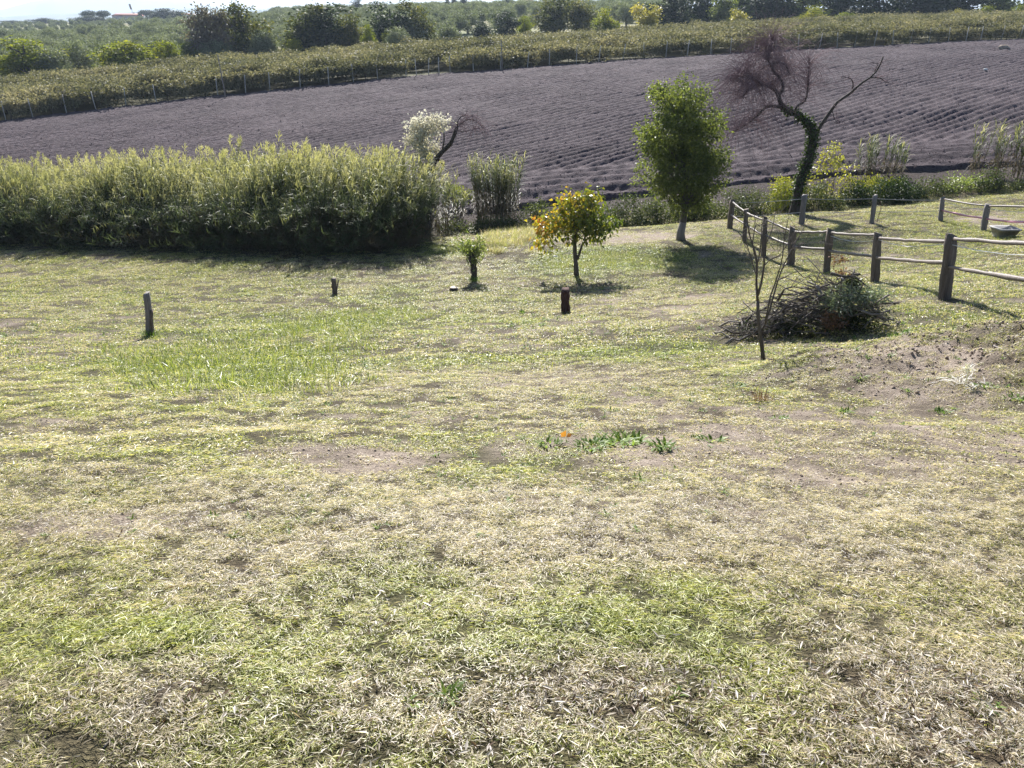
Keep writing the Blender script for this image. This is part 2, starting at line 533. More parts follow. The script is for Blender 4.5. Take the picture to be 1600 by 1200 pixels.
def soil_mat():
    m, nt, out = new_mat('ploughed_soil')
    p = pos(nt)
    n1, n2, n3 = noise(nt, p, 3.0, 5, 0.7), noise(nt, p, 0.25, 3), noise(nt, p, 14.0, 3, 0.7)
    f = math_(nt, 'MULTIPLY_ADD', n1, 0.45, math_(nt, 'MULTIPLY_ADD', n2, 0.3, math_(nt, 'MULTIPLY', n3, 0.3)))
    c = ramp(nt, [(0.3, (0.032, 0.024, 0.026)), (0.52, (0.068, 0.050, 0.056)), (0.72, (0.135, 0.104, 0.111))], f)
    nt.links.new(principled(nt, c, 0.95, 0.15, bump(nt, math_(nt, 'ADD', n1, n3), 1.0, 0.06)), out.inputs[0])
    return m

M = {}
M['ground'] = ground_mat(); M['grass'] = grass_mat(); M['soil'] = soil_mat()
M['bark'] = wood_mat('bark_grey', (0.045, 0.036, 0.03), (0.17, 0.145, 0.12), 14)
M['bark_dark'] = wood_mat('bark_dark', (0.022, 0.018, 0.015), (0.09, 0.075, 0.062), 14)
M['twig'] = wood_mat('twig_purple', (0.12, 0.075, 0.085), (0.27, 0.18, 0.195), 6)
M['twig_pale'] = wood_mat('twig_pale', (0.12, 0.10, 0.09), (0.36, 0.32, 0.28), 9)
M['limed'] = wood_mat('limed_bark', (0.14, 0.12, 0.105), (0.36, 0.32, 0.28), 14)
M['post'] = wood_mat('weathered_post', (0.035, 0.026, 0.02), (0.27, 0.22, 0.18), 22, 0.05, 0.85, 0.035)
M['post_grey'] = wood_mat('silvered_post', (0.09, 0.08, 0.075), (0.33, 0.30, 0.28), 18, 0.06)
M['post_rust'] = wood_mat('reddish_post', (0.035, 0.02, 0.017), (0.12, 0.065, 0.055), 16, 0.08)
M['rail'] = wood_mat('grey_rail', (0.08, 0.062, 0.052), (0.31, 0.26, 0.225), 22, 1.0, 0.5, 0.012)
M['rope'] = plain_mat('white_rope', (0.62, 0.60, 0.58), (0.75, 0.73, 0.70), 30, 0.6)
M['wire'] = plain_mat('grey_wire', (0.42, 0.41, 0.40), (0.55, 0.54, 0.52), 30, 0.4)
M['tape_pink'] = plain_mat('pink_tape', (0.62, 0.20, 0.28), (0.70, 0.36, 0.42), 14, 0.45)
M['concrete'] = plain_mat('concrete', (0.30, 0.29, 0.28), (0.48, 0.46, 0.44), 20, 0.9)
M['vpost'] = plain_mat('concrete_vine_post', (0.36, 0.33, 0.30), (0.50, 0.47, 0.43), 12, 0.85)
M['cutwood'] = plain_mat('sawn_wood', (0.45, 0.36, 0.25), (0.60, 0.52, 0.40), 30, 0.8)

# ------------------------------------------------------------------ ground, field, mountains
def grid_faces(nr, nc):
    i = np.arange(nr - 1)[:, None] * nc; j = np.arange(nc - 1)[None, :]
    return np.stack([i + j, i + j + 1, i + nc + j + 1, i + nc + j], -1).reshape(-1, 4)

def float_attr(me, name, v):
    a = me.attributes.new(name, 'FLOAT', 'POINT'); a.data.foreach_set('value', np.asarray(v, np.float32).ravel())

gy = [-12.0]
while gy[-1] < 0.4: gy.append(gy[-1] + 0.4)
while gy[-1] < 6: gy.append(gy[-1] + 0.04)
while gy[-1] < 12000: gy.append(gy[-1] * 1.0155)
gy = np.array(gy); gs = np.linspace(-1, 1, 340)
gs = 0.75 * gs + 0.25 * gs ** 3
GY, GS = np.meshgrid(gy, gs, indexing='ij')
GX = GS * (np.abs(GY) * 1.05 + 3.2)
GZ = ground_z(GX, GY)
ff, fb = field_front(GX), field_back(GX)
GZ = GZ - 0.75 * sstep(0.5, 1.8, GY - ff) * (1 - sstep(-2.0, -0.4, GY - fb))
mb = MB().add(np.stack([GX, GY, GZ], -1), [grid_faces(*GX.shape)])
g_o = mb.build('ground', M['ground'], smooth=True)
gg, gb_ = turf(GX, GY)
vy = (GY > fb - 1.0) & (GY < fb + 70)                 # grass under the vines
gg = np.where(vy, 0.75 + 0.3 * (fbm(GX / 3, GY / 3, 5) - 0.5), gg); gb_ = np.where(vy, 0.15, gb_)
bank = sstep(-3.6, -2.2, GY - ff + 1.2 * (fbm(GX / 2, GY / 2, 6) - 0.5)) * (GY < ff + 3) * sstep(-14, -6, GX)
float_attr(g_o.data, 'bank', bank)
float_attr(g_o.data, 'green', gg); float_attr(g_o.data, 'bare', gb_)
float_attr(g_o.data, 'far', sstep(0, 40, GY - fb - 25))
tag(g_o, 'mown sloping meadow of green and straw coloured grass', 'ground', kind='structure')

fs = np.linspace(0, 1, 330) ** 1.25
fu = np.linspace(-1.0, 1.02, 760)
FU, FS = np.meshgrid(fu, fs, indexing='xy')
# follow straight lines of sight so that pieces stay even in size
x0 = FU * 43.0
xg = x0 * (1 + FS * 1.45)
yf0, yb0 = field_front(xg), field_back(xg)
FY = yf0 + (yb0 - yf0) * FS
FZ = field_z(xg, FY)
top = np.stack([xg, FY, FZ], -1)
sk = top[0].copy(); sk[:, 1] -= 0.28 + 0.2 * rng.random(len(sk)); sk[:, 2] = ground_z(sk[:, 0], sk[:, 1]) - 0.25
allv = np.concatenate([sk[None], top], 0)
f_o = MB().add(allv, [grid_faces(allv.shape[0], allv.shape[1])]).build('ploughed_field', M['soil'])
tag(f_o, 'ploughed field of purplish brown earth with furrows running to the right', 'field', kind='structure')

# clods lying on the furrows
def clod_mesh(seed):
    r = np.random.default_rng(seed)
    v = np.array([[1, 0, 0], [-1, 0, 0], [0, 1, 0], [0, -1, 0], [0, 0, 1], [0, 0, -1], [.6, .6, .5], [-.6, .6, .4], [-.6, -.6, .5], [.6, -.6, .4]], float)
    v = v * (0.7 + 0.6 * r.random((10, 1))) * np.array([1, .8, .6])
    f = [[4, 6, 7], [4, 7, 8], [4, 8, 9], [4, 9, 6], [6, 2, 7], [7, 1, 8], [8, 3, 9], [9, 0, 6], [6, 0, 2], [7, 2, 1], [8, 1, 3], [9, 3, 0], [5, 2, 0], [5, 1, 2], [5, 3, 1], [5, 0, 3]]
    me = MB().add(v * 0.5, [f]).mesh('clod'); me.materials.append(M['soil'])
    return me
n = 30000
t = rng.random(n) ** 1.6
cx = (rng.random(n) * 2 - 0.97) * 43 * (1 + t * 1.45)
cyy = field_front(cx) + 0.3 + (field_back(cx) - field_front(cx) - 1) * t
clod_o = scatter('soil_clods', np.stack([cx, cyy, field_z(cx, cyy)], 1), rng.random((n, 3)) * 6.28,
                 0.03 + 0.09 * rng.random(n) ** 4, rng.integers(0, 4, n), [clod_mesh(s) for s in range(4)])
tag(clod_o, 'loose clods of earth scattered over the ploughed field', 'soil', kind='stuff')

# mountains far away
def mountain(name, Y, prof, mat, label, depth):
    px = np.linspace(-1200, 2800, 260)
    py = np.interp(px, [p[0] for p in prof], [p[1] for p in prof]) + (fbm(px / 60, px * 0, 91) - 0.5) * 7
    rows = []
    crest = np.stack([at(a, b, Y) for a, b in zip(px, py)])
    for k, fz in ((-1.0, 0.0), (-0.55, 0.45), (-0.2, 0.82), (0, 1.0), (0.5, 0.5), (1.0, 0.0)):
        r = crest.copy(); s = 1 + k * depth / Y
        r[:, 0] *= s; r[:, 1] *= s
        r[:, 1] += (fbm(px / 40, px * 0 + k * 3, 92) - 0.5) * depth * 0.4 * (abs(k) > 0)
        r[:, 2] = -160 + (crest[:, 2] + 160) * fz * (1 + (fbm(px / 30, px * 0 + k, 93) - 0.5) * 0.2 * (k != 0))
        rows.append(r)
    V = np.array(rows)
    o = MB().add(V, [grid_faces(V.shape[0], V.shape[1])]).build(name, mat, smooth=True)
    return tag(o, label, 'mountain', kind='structure')
M['mountain'] = plain_mat('mountain_side', (0.10, 0.13, 0.09), (0.17, 0.18, 0.14), 0.002, 0.95, 0.1)
mountain('mountain_range', 8500, [(-1200, 40), (-100, 20), (0, 13), (55, 1), (110, -3), (200, -2), (280, 3), (330, 10), (400, 14), (480, 12), (560, 18), (640, 26), (760, 30), (2800, 34)],
         M['mountain'], 'pale blue mountain range in the haze at the horizon', 1500)
mountain('foothills', 4200, [(-1200, 40), (0, 24), (90, 22), (180, 20), (330, 14), (430, 20), (540, 26), (700, 30), (900, 30), (2800, 34)],
         M['mountain'], 'hazy blue foothills in front of the mountains', 700)

# ------------------------------------------------------------------ grass
def tuft_mesh(seed, n, rad, lmin, lmax, w, flat=0.3, litter=0.2, bend=0.7):
    r = np.random.default_rng(seed)
    m = MB()
    a = r.random(n) * 6.283; q = rad * np.sqrt(r.random(n))
    P = np.stack([q * np.cos(a), q * np.sin(a), np.full(n, -0.006)], 1)
    lie = r.random(n) < flat
    lean = np.where(lie, 1.25 + 0.25 * r.random(n), 0.05 + 0.65 * r.random(n))
    P[:, 2] += np.where(lie, 0.008 + 0.03 * r.random(n) * min(1, lmax * 12), 0)
    L = (lmin + (lmax - lmin) * r.random(n) ** 2.0) * np.where(lie, 1.15, 1)
    rn = np.where(lie, 0.38 * r.random(n), 0.15 + 0.85 * r.random(n))
    add_blades(m, P, r.random(n) * 6.283, lean, L, w * (0.6 + 0.8 * r.random(n)), rn, bend)
    k = int(n * litter)
    if k:
        a = r.random(k) * 6.283; q = rad * np.sqrt(r.random(k))
        P = np.stack([q * np.cos(a), q * np.sin(a), 0.006 + 0.022 * r.random(k)], 1)
        az = r.random(k) * 6.283
        A = np.stack([np.cos(az), np.sin(az), 0.5 * (r.random(k) - 0.4)], 1)
        N = np.stack([0.5 * r.normal(size=k), 0.5 * r.normal(size=k), np.ones(k)], 1)
        add_leaves(m, P, A, N, lmax * (0.5 + 0.6 * r.random(k)), w * (1.6 + 1.6 * r.random(k)), 0.02 + 0.33 * r.random(k), 0.3)
    me = m.mesh('tuft'); me.materials.append(M['grass'])
    return me

def litter_mesh(seed):
    r = np.random.default_rng(seed); m = MB(); n = 7
    az = r.random(n) * 6.283
    add_leaves(m, np.stack([0.05 * r.normal(size=n), 0.05 * r.normal(size=n), 0.008 + 0.02 * r.random(n)], 1), np.stack([np.cos(az), np.sin(az), 0.35 * r.normal(size=n)], 1),
               np.stack([0.4 * r.normal(size=n), 0.4 * r.normal(size=n), np.ones(n)], 1), 0.020 + 0.020 * r.random(n), 0.005 + 0.003 * r.random(n), 0.08 * r.random(n) + 0.20 * r.random(n) ** 2, 0.35)
    me = m.mesh('litter'); me.materials.append(M['grass']); return me
LX, LY = [], []
for (px, py, sx, sy, k) in [(960, 1090, 0.16, 0.08, 60), (1480, 1120, 0.28, 0.16, 110), (270, 1090, 0.14, 0.08, 20), (1250, 1140, 0.25, 0.10, 40), (700, 1150, 0.5, 0.1, 30), (1300, 950, 0.8, 0.3, 60), (500, 930, 0.9, 0.4, 60)]:
    c = hit(px, py); LX.append(c[0] + sx * rng.normal(size=k)); LY.append(np.abs(c[1] + sy * rng.normal(size=k)))
LX, LY = np.concatenate(LX), np.concatenate(LY); n = len(LX)
lit = scatter('leaf_litter', np.stack([LX, LY, ground_z(LX, LY)], 1), np.stack([0.2 * rng.normal(size=n), 0.2 * rng.normal(size=n), rng.random(n) * 6.28], 1), 0.7 + 0.5 * rng.random(n), rng.integers(0, 5, n), [litter_mesh(s) for s in range(5)], extra={'green': np.zeros(n) + 0.05})
tag(lit, 'pale dead narrow leaves lying in drifts on the near grass', 'leaf litter', kind='stuff')
# outline of the thicket of reeds: no grass inside it
reed_front = [(-420, 372), (-150, 376), (0, 380), (150, 386), (320, 392), (480, 398), (590, 396), (656, 384)]
RF = np.array([hit(a, b) for a, b in reed_front])
def reed_y(x):
    return np.interp(x, RF[:, 0], RF[:, 1])
def in_reeds(x, y):
    return (x < RF[-1, 0] + 0.3) & (y > reed_y(x) + 0.6) & (y < field_front(x) + 0.5)

def grass_zone(name, y0, y1, dens, protos, label, smin=0.75, smax=1.3, thin=0.45, fade=None, csize=0.05):
    area = 0.74 * (y1 ** 2 - y0 ** 2) + 3.0 * (y1 - y0)
    n = int(area * dens)
    yy = np.sqrt(rng.random(int(n * 1.0)) * ((y1 + 2) ** 2 - (y0 + 2) ** 2) + (y0 + 2) ** 2) - 2
    xx = (rng.random(n) * 2 - 1) * (0.74 * yy + 1.5)
    g, b = turf(xx, yy)
    clus = fbm(xx / csize, yy / csize, 77, 2)
    keep = (rng.random(n) > thin * b) & (clus + 0.25 * (rng.random(n) - 0.5) > 0.445) & ~in_reeds(xx, yy) & ~in_field(xx, yy) & (yy < field_front(xx) - 2.6 - 1.2 * (fbm(xx / 2, yy / 2, 6) - 0.5))
    if fade is not None:
        keep &= rng.random(n) < fade(yy)
    xx, yy, g, b = xx[keep], yy[keep], g[keep], b[keep]
    n = len(xx)
    P = np.stack([xx, yy, ground_z(xx, yy) - 0.004], 1)
    dzx = (ground_z(xx + 0.2, yy) - ground_z(xx - 0.2, yy)) / 0.4
    dzy = (ground_z(xx, yy + 0.2) - ground_z(xx, yy - 0.2)) / 0.4
    rot = np.stack([np.arctan(dzy) * 0.8, -np.arctan(dzx) * 0.8, np.zeros(n)], 1)
    rot[:, 2] = rng.random(n) * 6.283 * 0      # set below: yaw first, tilt small
    yaw = rng.random(n) * 6.283
    # tilt expressed in the tuft's own frame (Euler XYZ turns about Z last)
    c, s = np.cos(-yaw), np.sin(-yaw)
    tx, ty = rot[:, 0], rot[:, 1]
    rot = np.stack([tx * c - ty * s, tx * s + ty * c, yaw], 1)
    scl = (smin + (smax - smin) * rng.random(n)) * (0.85 + 0.3 * g) * (1 - 0.25 * b)
    o = scatter(name, P, rot, scl, rng.integers(0, len(protos), n), protos, extra={'green': g})
    return tag(o, label, 'grass', kind='stuff')

grass_zone('grass_close', 0.6, 4.8, 4400, [tuft_mesh(100 + s, 40, 0.027, 0.007, 0.030, 0.0013, 0.22, 0.10) for s in range(12)],
           'short green and straw grass at the feet of the viewer', fade=lambda y: 1 - sstep(3.4, 4.8, y))
grass_zone('grass_slope', 3.4, 13.0, 760, [tuft_mesh(200 + s, 34, 0.058, 0.012, 0.044, 0.0028, 0.22, 0.10) for s in range(8)],
           'mown grass on the slope with dry and green patches', csize=0.16, fade=lambda y: sstep(3.4, 4.8, y) * (1 - sstep(10, 13, y)))
grass_zone('grass_meadow', 10.0, 43.0, 85, [tuft_mesh(300 + s, 40, 0.17, 0.025, 0.085, 0.0065, 0.22, 0.10) for s in range(8)],
           'mown grass of the lower meadow reaching the reeds and paddock', csize=0.35, fade=lambda y: sstep(10, 13, y))

M['heap_soil'] = plain_mat('heap_soil', (0.17, 0.125, 0.095), (0.40, 0.32, 0.25), 9, 0.95)
def lump_mesh(seed):
    me = clod_mesh(seed); me.materials.clear(); me.materials.append(M['heap_soil']); return me
n = 7000
mxx = 6.0 + 1.9 * rng.normal(size=n); myy = 9.3 + 0.9 * rng.normal(size=n)
lo = scatter('heap_lumps', np.stack([mxx, myy, ground_z(mxx, myy)], 1), rng.random((n, 3)) * 6.28, 0.012 + 0.045 * rng.random(n) ** 3, rng.integers(0, 4, n), [lump_mesh(s) for s in range(20, 24)])
tag(lo, 'crumbs and lumps of earth covering the soil heap', 'soil', kind='stuff')
n = 26000
qy = 2.2 + 16 * rng.random(n) ** 1.3; qx = (rng.random(n) * 2 - 1) * (0.72 * qy + 1)
kb = turf(qx, qy)[1] > 0.35 + 0.25 * rng.random(n)
qx, qy = qx[kb], qy[kb]; n = len(qx)
cr = scatter('soil_crumbs', np.stack([qx, qy, ground_z(qx, qy)], 1), rng.random((n, 3)) * 6.28, 0.006 + 0.022 * rng.random(n) ** 3 + 0.0012 * qy, rng.integers(0, 4, n), [lump_mesh(s) for s in range(30, 34)])
tag(cr, 'fine crumbs of earth on the bare patches of the slope', 'soil', kind='stuff')
# taller grass left standing in patches
def tall_patch(name, ells, dens, protos, label, gset=None, hgt=1.0):
    Ps, gs_ = [], []
    for (px, py, wpx, hpx, tilt) in ells:
        c = hit(px, py); e = hit(px + wpx, py + wpx * tilt); t = hit(px, py - hpx)
        ax = np.array([e[0] - c[0], e[1] - c[1]]); bx = np.array([t[0] - c[0], t[1] - c[1]])
        n = int(math.pi * abs(ax[0] * bx[1] - ax[1] * bx[0]) * dens)
        a = rng.random(n) * 6.283; q = np.sqrt(rng.random(n))
        xy = c[None, :2] + (q * np.cos(a))[:, None] * ax + (q * np.sin(a))[:, None] * bx
        k = (fbm(xy[:, 0] / 0.8, xy[:, 1] / 0.8, 33) > 0.30 + 0.35 * q ** 3) & ~in_field(xy[:, 0], xy[:, 1])
        Ps.append(xy[k]); gs_.append(turf(xy[k][:, 0], xy[k][:, 1])[0])
    xy = np.concatenate(Ps); g = np.concatenate(gs_)
    if gset is not None: g = gset + 0.35 * (rng.random(len(g)) - 0.5)
    n = len(xy)
    P = np.stack([xy[:, 0], xy[:, 1], ground_z(xy[:, 0], xy[:, 1]) - 0.01], 1)
    rot = np.stack([0.15 * rng.normal(size=n), 0.15 * rng.normal(size=n), rng.random(n) * 6.283], 1)
    o = scatter(name, P, rot, hgt * (0.6 + 0.7 * rng.random(n)), rng.integers(0, len(protos), n), protos, extra={'green': g})
    return tag(o, label, 'grass', kind='stuff')
tall = [tuft_mesh(400 + s, 34, 0.14, 0.06, 0.20, 0.0042, 0.10, 0.0, 0.6) for s in range(6)]
tall_patch('tall_grass', [(300, 590, 150, 35, 0.02), (420, 545, 170, 30, -0.12), (560, 500, 130, 22, -0.15), (200, 560, 70, 22, 0.0), (480, 590, 120, 25, 0.0)], 22, tall,
           'strip of longer unmown green grass by the leftmost post', 0.70, 1.15)
tall_patch('bright_grass', [(700, 388, 45, 9, 0), (960, 405, 90, 16, 0), (880, 412, 60, 12, 0)], 55, tall, 'fresh bright green grass around the small orange tree', 0.50)
tall_patch('straw_grass', [(800, 376, 50, 13, -0.1), (775, 388, 40, 8, 0), (830, 365, 30, 14, 0)], 60, tall, 'patch of tall dry straw yellow grass behind the orange tree', -0.12, 2.0)
tall_patch('paddock_grass', [(1300, 385, 60, 14, 0), (1500, 355, 60, 14, 0.05), (1420, 335, 110, 8, 0), (1180, 385, 40, 8, 0), (1560, 375, 40, 10, 0)], 12, tall, 'rough grass growing inside the fenced paddock', 0.45)

# ------------------------------------------------------------------ reeds
REED = [(0.0, (0.07, 0.05, 0.032)), (0.22, (0.12, 0.09, 0.05)), (0.36, (0.055, 0.07, 0.03)), (0.56, (0.115, 0.15, 0.06)), (0.73, (0.40, 0.39, 0.15)), (1.0, (0.68, 0.62, 0.36))]  # lower leaves dry brown; shaded base and sunlit tops painted into these stops
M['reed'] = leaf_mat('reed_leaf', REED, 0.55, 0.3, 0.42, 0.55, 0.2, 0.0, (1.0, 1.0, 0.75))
M['reed_stem'] = leaf_mat('reed_stem', [(0.0, (0.20, 0.15, 0.07)), (0.6, (0.30, 0.25, 0.11)), (1.0, (0.24, 0.27, 0.10))], 0.5, 0.3, 0.05, 0.4, 0.4)

def reed_stem(ms, ml, base, H, r, lean=0.08, az=None, dry=0.0, nleaf=28, wind=0.6, arch=0.0):
    az = r.random() * 6.283 if az is None else az
    k = 7
    t = np.linspace(0, 1, k)
    hd = np.array([math.cos(az), math.sin(az), 0])
    # stem arches over with height
    ang = lean + (0.10 + 0.25 * r.random() + arch) * t ** 2 + 0.5 * lean * t
    step = H / (k - 1)
    pts = [np.array(base, float)]
    for i in range(k - 1):
        pts.append(pts[-1] + step * (np.array([0, 0, 1.0]) * math.cos(ang[i]) + hd * math.sin(ang[i])))
    pts = np.array(pts)
    add_tube(ms, pts, np.linspace(0.014, 0.005, k), 3, 0.15 + 0.3 * r.random() if dry < 0.5 else 0.1, cap=False)
    q = np.clip(0.12 + 0.88 * (np.arange(nleaf) + r.random(nleaf)) / nleaf, 0, 0.995)
    P = np.stack([np.interp(q, t, pts[:, j]) for j in range(3)], 1)
    side = np.where(np.arange(nleaf) % 2 == 0, 0, math.pi) + az + 0.8 + 0.7 * r.normal(size=nleaf)
    side = np.where((q > 0.45) & (r.random(nleaf) < wind), 0.8 * r.normal(size=nleaf), side)
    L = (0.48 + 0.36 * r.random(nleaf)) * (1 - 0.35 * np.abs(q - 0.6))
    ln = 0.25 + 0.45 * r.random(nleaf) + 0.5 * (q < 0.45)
    rn = np.clip((q - 0.26) * 1.16 + 0.22 * (r.random(nleaf) - 0.35), 0.02, 1)  # paler towards the stem top, colouring in the sunlit band
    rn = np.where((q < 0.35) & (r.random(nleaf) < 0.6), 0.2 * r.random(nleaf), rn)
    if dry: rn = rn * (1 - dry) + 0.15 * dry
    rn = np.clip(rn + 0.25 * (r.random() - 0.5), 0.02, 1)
    H2 = np.stack([np.cos(side), np.sin(side), np.zeros(nleaf)], 1); S = np.stack([-np.sin(side), np.cos(side), np.zeros(nleaf)], 1)
    up = np.array([[0, 0, 1.0]]); W = (0.026 + 0.022 * r.random(nleaf))[:, None]; L = L[:, None]
    l2 = ln + 0.35 + 0.9 * r.random(nleaf) + 0.7 * (q < 0.45)
    mid = P + (up * np.cos(ln)[:, None] + H2 * np.sin(ln)[:, None]) * L * 0.5
    tip = mid + (up * np.cos(l2)[:, None] + H2 * np.sin(l2)[:, None]) * L * 0.5
    V = np.stack([P, mid - S * W / 2, mid + S * W / 2, tip], 1)
    i = np.arange(nleaf)[:, None] * 4
    ml.add(V.reshape(-1, 3), [np.concatenate([i, i + 2, i + 1], 1), np.concatenate([i + 1, i + 2, i + 3], 1)], np.repeat(rn, 4))

def reed_proto(seed, H, dry=0.0, lean=0.08, nleaf=30, arch=0.0):
    r = np.random.default_rng(seed); m = MB()
    for k in range(3):
        reed_stem(m, m, (0.12 * r.normal(), 0.12 * r.normal(), 0), H * (0.85 + 0.25 * r.random()), r, lean * (0.5 + r.random()), None if arch == 0 else -math.pi / 2 + 0.7 * r.normal(), dry, nleaf, 0.6 if arch == 0 else 0.1, arch * (0.7 + 0.6 * r.random()))
        if dry == 0 and r.random() < 0.12:           # feathery plume on top
            tipz = m.V[-1].reshape(-1, 4, 3)[-1, 0]; n_ = 18
            d_ = norm(r.normal(size=(n_, 3)) * np.array([0.35, 0.35, 0.3]) + np.array([0.25, 0, 0.9]))
            add_leaves(m, tipz + np.stack([0.02 * r.normal(size=n_), 0.02 * r.normal(size=n_), 0.35 * r.random(n_)], 1), d_, rand_dirs(n_, r), 0.22, 0.028, 0.85 + 0.15 * r.random(n_))
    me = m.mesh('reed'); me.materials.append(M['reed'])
    return me
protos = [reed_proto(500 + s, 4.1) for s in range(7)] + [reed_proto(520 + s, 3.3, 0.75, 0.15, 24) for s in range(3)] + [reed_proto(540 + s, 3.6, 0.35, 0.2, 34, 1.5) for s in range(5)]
n = 3000
rx = RF[0, 0] + (RF[-1, 0] - RF[0, 0]) * rng.random(n)
ry = reed_y(rx) + 0.2 + 5.4 * rng.random(n) ** 0.85
# taller towards the right, lower at the left end, ragged along the top
pxr = 800 + F_PX * rx / (ry / 0.985)
hs = np.interp(pxr, [-300, 0, 150, 330, 450, 600, 680], [0.70, 0.70, 0.73, 0.83, 0.86, 0.83, 0.72]) * (0.80 + 0.30 * rng.random(n))
hs *= 0.80 + 0.34 * fbm(rx / 1.9, ry / 1.9, 61)
keepr = fbm(rx / 1.1, ry / 1.1, 64) > 0.33
rx, ry, hs = rx[keepr], ry[keepr], hs[keepr]; n = len(rx)
front = np.clip(1 - (ry - reed_y(rx)) / 1.6, 0, 1)
tilt = 0.10 * rng.normal(size=n) + front * 0.35 * rng.random(n)
idx = np.where((front > 0) & (rng.random(n) < 0.6), rng.integers(10, 15, n), rng.integers(0, 7, n))
P = np.stack([rx, ry, ground_z(rx, ry) - 0.05], 1)
rot = np.stack([tilt, 0.16 * rng.normal(size=n) + 0.06, (rng.random(n) - 0.5) * 1.6], 1)
# stems bent out and fallen in front
m2 = 420
fx = RF[0, 0] + (RF[-1, 0] - RF[0, 0]) * rng.random(m2)
fy = reed_y(fx) + 0.1 + 1.2 * rng.random(m2)
P2 = np.stack([fx, fy, ground_z(fx, fy)], 1)
rot2 = np.stack([0.35 + 0.85 * rng.random(m2) ** 1.3, 0.7 * rng.normal(size=m2), rng.random(m2) * 0.8 - 0.4], 1)
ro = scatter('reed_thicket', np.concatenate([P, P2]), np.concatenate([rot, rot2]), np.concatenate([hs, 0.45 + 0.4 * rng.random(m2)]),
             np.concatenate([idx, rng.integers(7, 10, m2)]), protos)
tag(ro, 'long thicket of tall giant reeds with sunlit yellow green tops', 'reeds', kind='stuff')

def reed_clump(px, py, Y, rad, n, H, label, dry=0.0, seed=1, nleaf=26):
    b = at(px, py, Y); b = gp(b[0], Y)
    if Y > field_front(b[0]): b[2] = float(field_z(b[0], Y))
    r = np.random.default_rng(seed)
    t = empty('reed_clump', b, label, 'reeds', 'separate clumps of reeds')
    ms, ml = MB(), MB()
    for k in range(n):
        a, q = r.random() * 6.283, rad * math.sqrt(r.random())
        x, y = q * math.cos(a), 0.6 * q * math.sin(a)
        z = float(ground_z(b[0] + x, b[1] + y)) - b[2]
        reed_stem(ms, ml, (x, y, max(min(z, 0.2), -0.5) - 0.05), H * (0.7 + 0.4 * r.random()), r, 0.04 + 0.08 * q / rad * r.random(), a, dry, nleaf, 0.15)
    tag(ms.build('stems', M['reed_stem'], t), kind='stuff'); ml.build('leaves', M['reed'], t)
reed_clump(776, 338, 41.3, 1.0, 105, 2.9, 'dense upright reed clump standing alone right of the long thicket', 0, 31)
reed_clump(694, 352, 39.5, 0.35, 16, 2.9, 'thin reed clump beside the leaning dead tree trunk', 0, 32)
reed_clump(718, 335, 41.5, 0.2, 7, 1.4, 'small low reed clump between thicket and dense clump', 0, 33)
reed_clump(1368, 277, 43.2, 0.95, 26, 1.75, 'pale green reed clump at the field edge behind the ivy mound', 0, 34, 22)
reed_clump(1402, 280, 43.0, 0.25, 6, 1.1, 'few short reeds right of the pale clump above the ivy mound', 0, 35, 18)
reed_clump(1522, 288, 42.0, 0.28, 9, 2.3, 'slender reed clump above the pink tape, leftmost of three', 0, 36, 24)
reed_clump(1552, 294, 41.5, 0.35, 14, 2.4, 'tall reed clump above the pink tape, middle of three', 0, 37, 24)
reed_clump(1588, 300, 41.0, 0.55, 24, 2.4, 'broad reed clump at the right edge, above the pink tape', 0, 38, 24)

# ------------------------------------------------------------------ trees
GREENS = [(0.0, (0.045, 0.06, 0.025)), (0.45, (0.11, 0.135, 0.045)), (0.8, (0.24, 0.26, 0.08)), (1.0, (0.40, 0.40, 0.13))]
M['leaf_green'] = leaf_mat('green_leaf', GREENS, 1.6, 0.35, 0.5, 0.5, 0.15)
M['leaf_orange'] = leaf_mat('persimmon_leaf', [(0.0, (0.07, 0.10, 0.02)), (0.35, (0.22, 0.24, 0.035)), (0.6, (0.50, 0.36, 0.05)), (0.8, (0.48, 0.19, 0.04)), (1.0, (0.36, 0.09, 0.03))], 1.0, 0.0, 0.45, 0.4, 0.45)
M['leaf_ivy'] = leaf_mat('ivy_leaf', [(0.0, (0.02, 0.035, 0.012)), (0.6, (0.045, 0.075, 0.02)), (1.0, (0.10, 0.13, 0.03))], 2.0, 0.2, 0.25, 0.5, 0.2)
M['leaf_yellow'] = leaf_mat('yellowing_leaf', [(0.0, (0.13, 0.15, 0.03)), (0.5, (0.32, 0.31, 0.06)), (1.0, (0.55, 0.44, 0.09))], 1.0, 0.25, 0.45, 0.4, 0.4)
M['leaf_pale'] = leaf_mat('seed_fluff', [(0.0, (0.16, 0.18, 0.07)), (0.35, (0.42, 0.39, 0.24)), (1.0, (0.80, 0.76, 0.68))], 1.4, 0.3, 0.4, 0.6, 0.2, 0.0, (1.0, 1.0, 0.88))
M['leaf_bramble'] = leaf_mat('bramble_leaf', [(0.0, (0.03, 0.045, 0.018)), (0.5, (0.075, 0.095, 0.035)), (1.0, (0.23, 0.24, 0.10))], 1.2, 0.3, 0.35, 0.5, 0.2)
M['leaf_willow'] = leaf_mat('shoot_leaf', [(0.0, (0.10, 0.14, 0.04)), (1.0, (0.34, 0.38, 0.13))], 2.0, 0.2, 0.45, 0.4, 0.5)
M['leaf_olive'] = leaf_mat('olive_leaf', [(0.0, (0.07, 0.085, 0.055)), (0.5, (0.17, 0.19, 0.13)), (1.0, (0.36, 0.38, 0.28))], 0.4, 0.25, 0.3, 0.6, 0.15, 0.25)
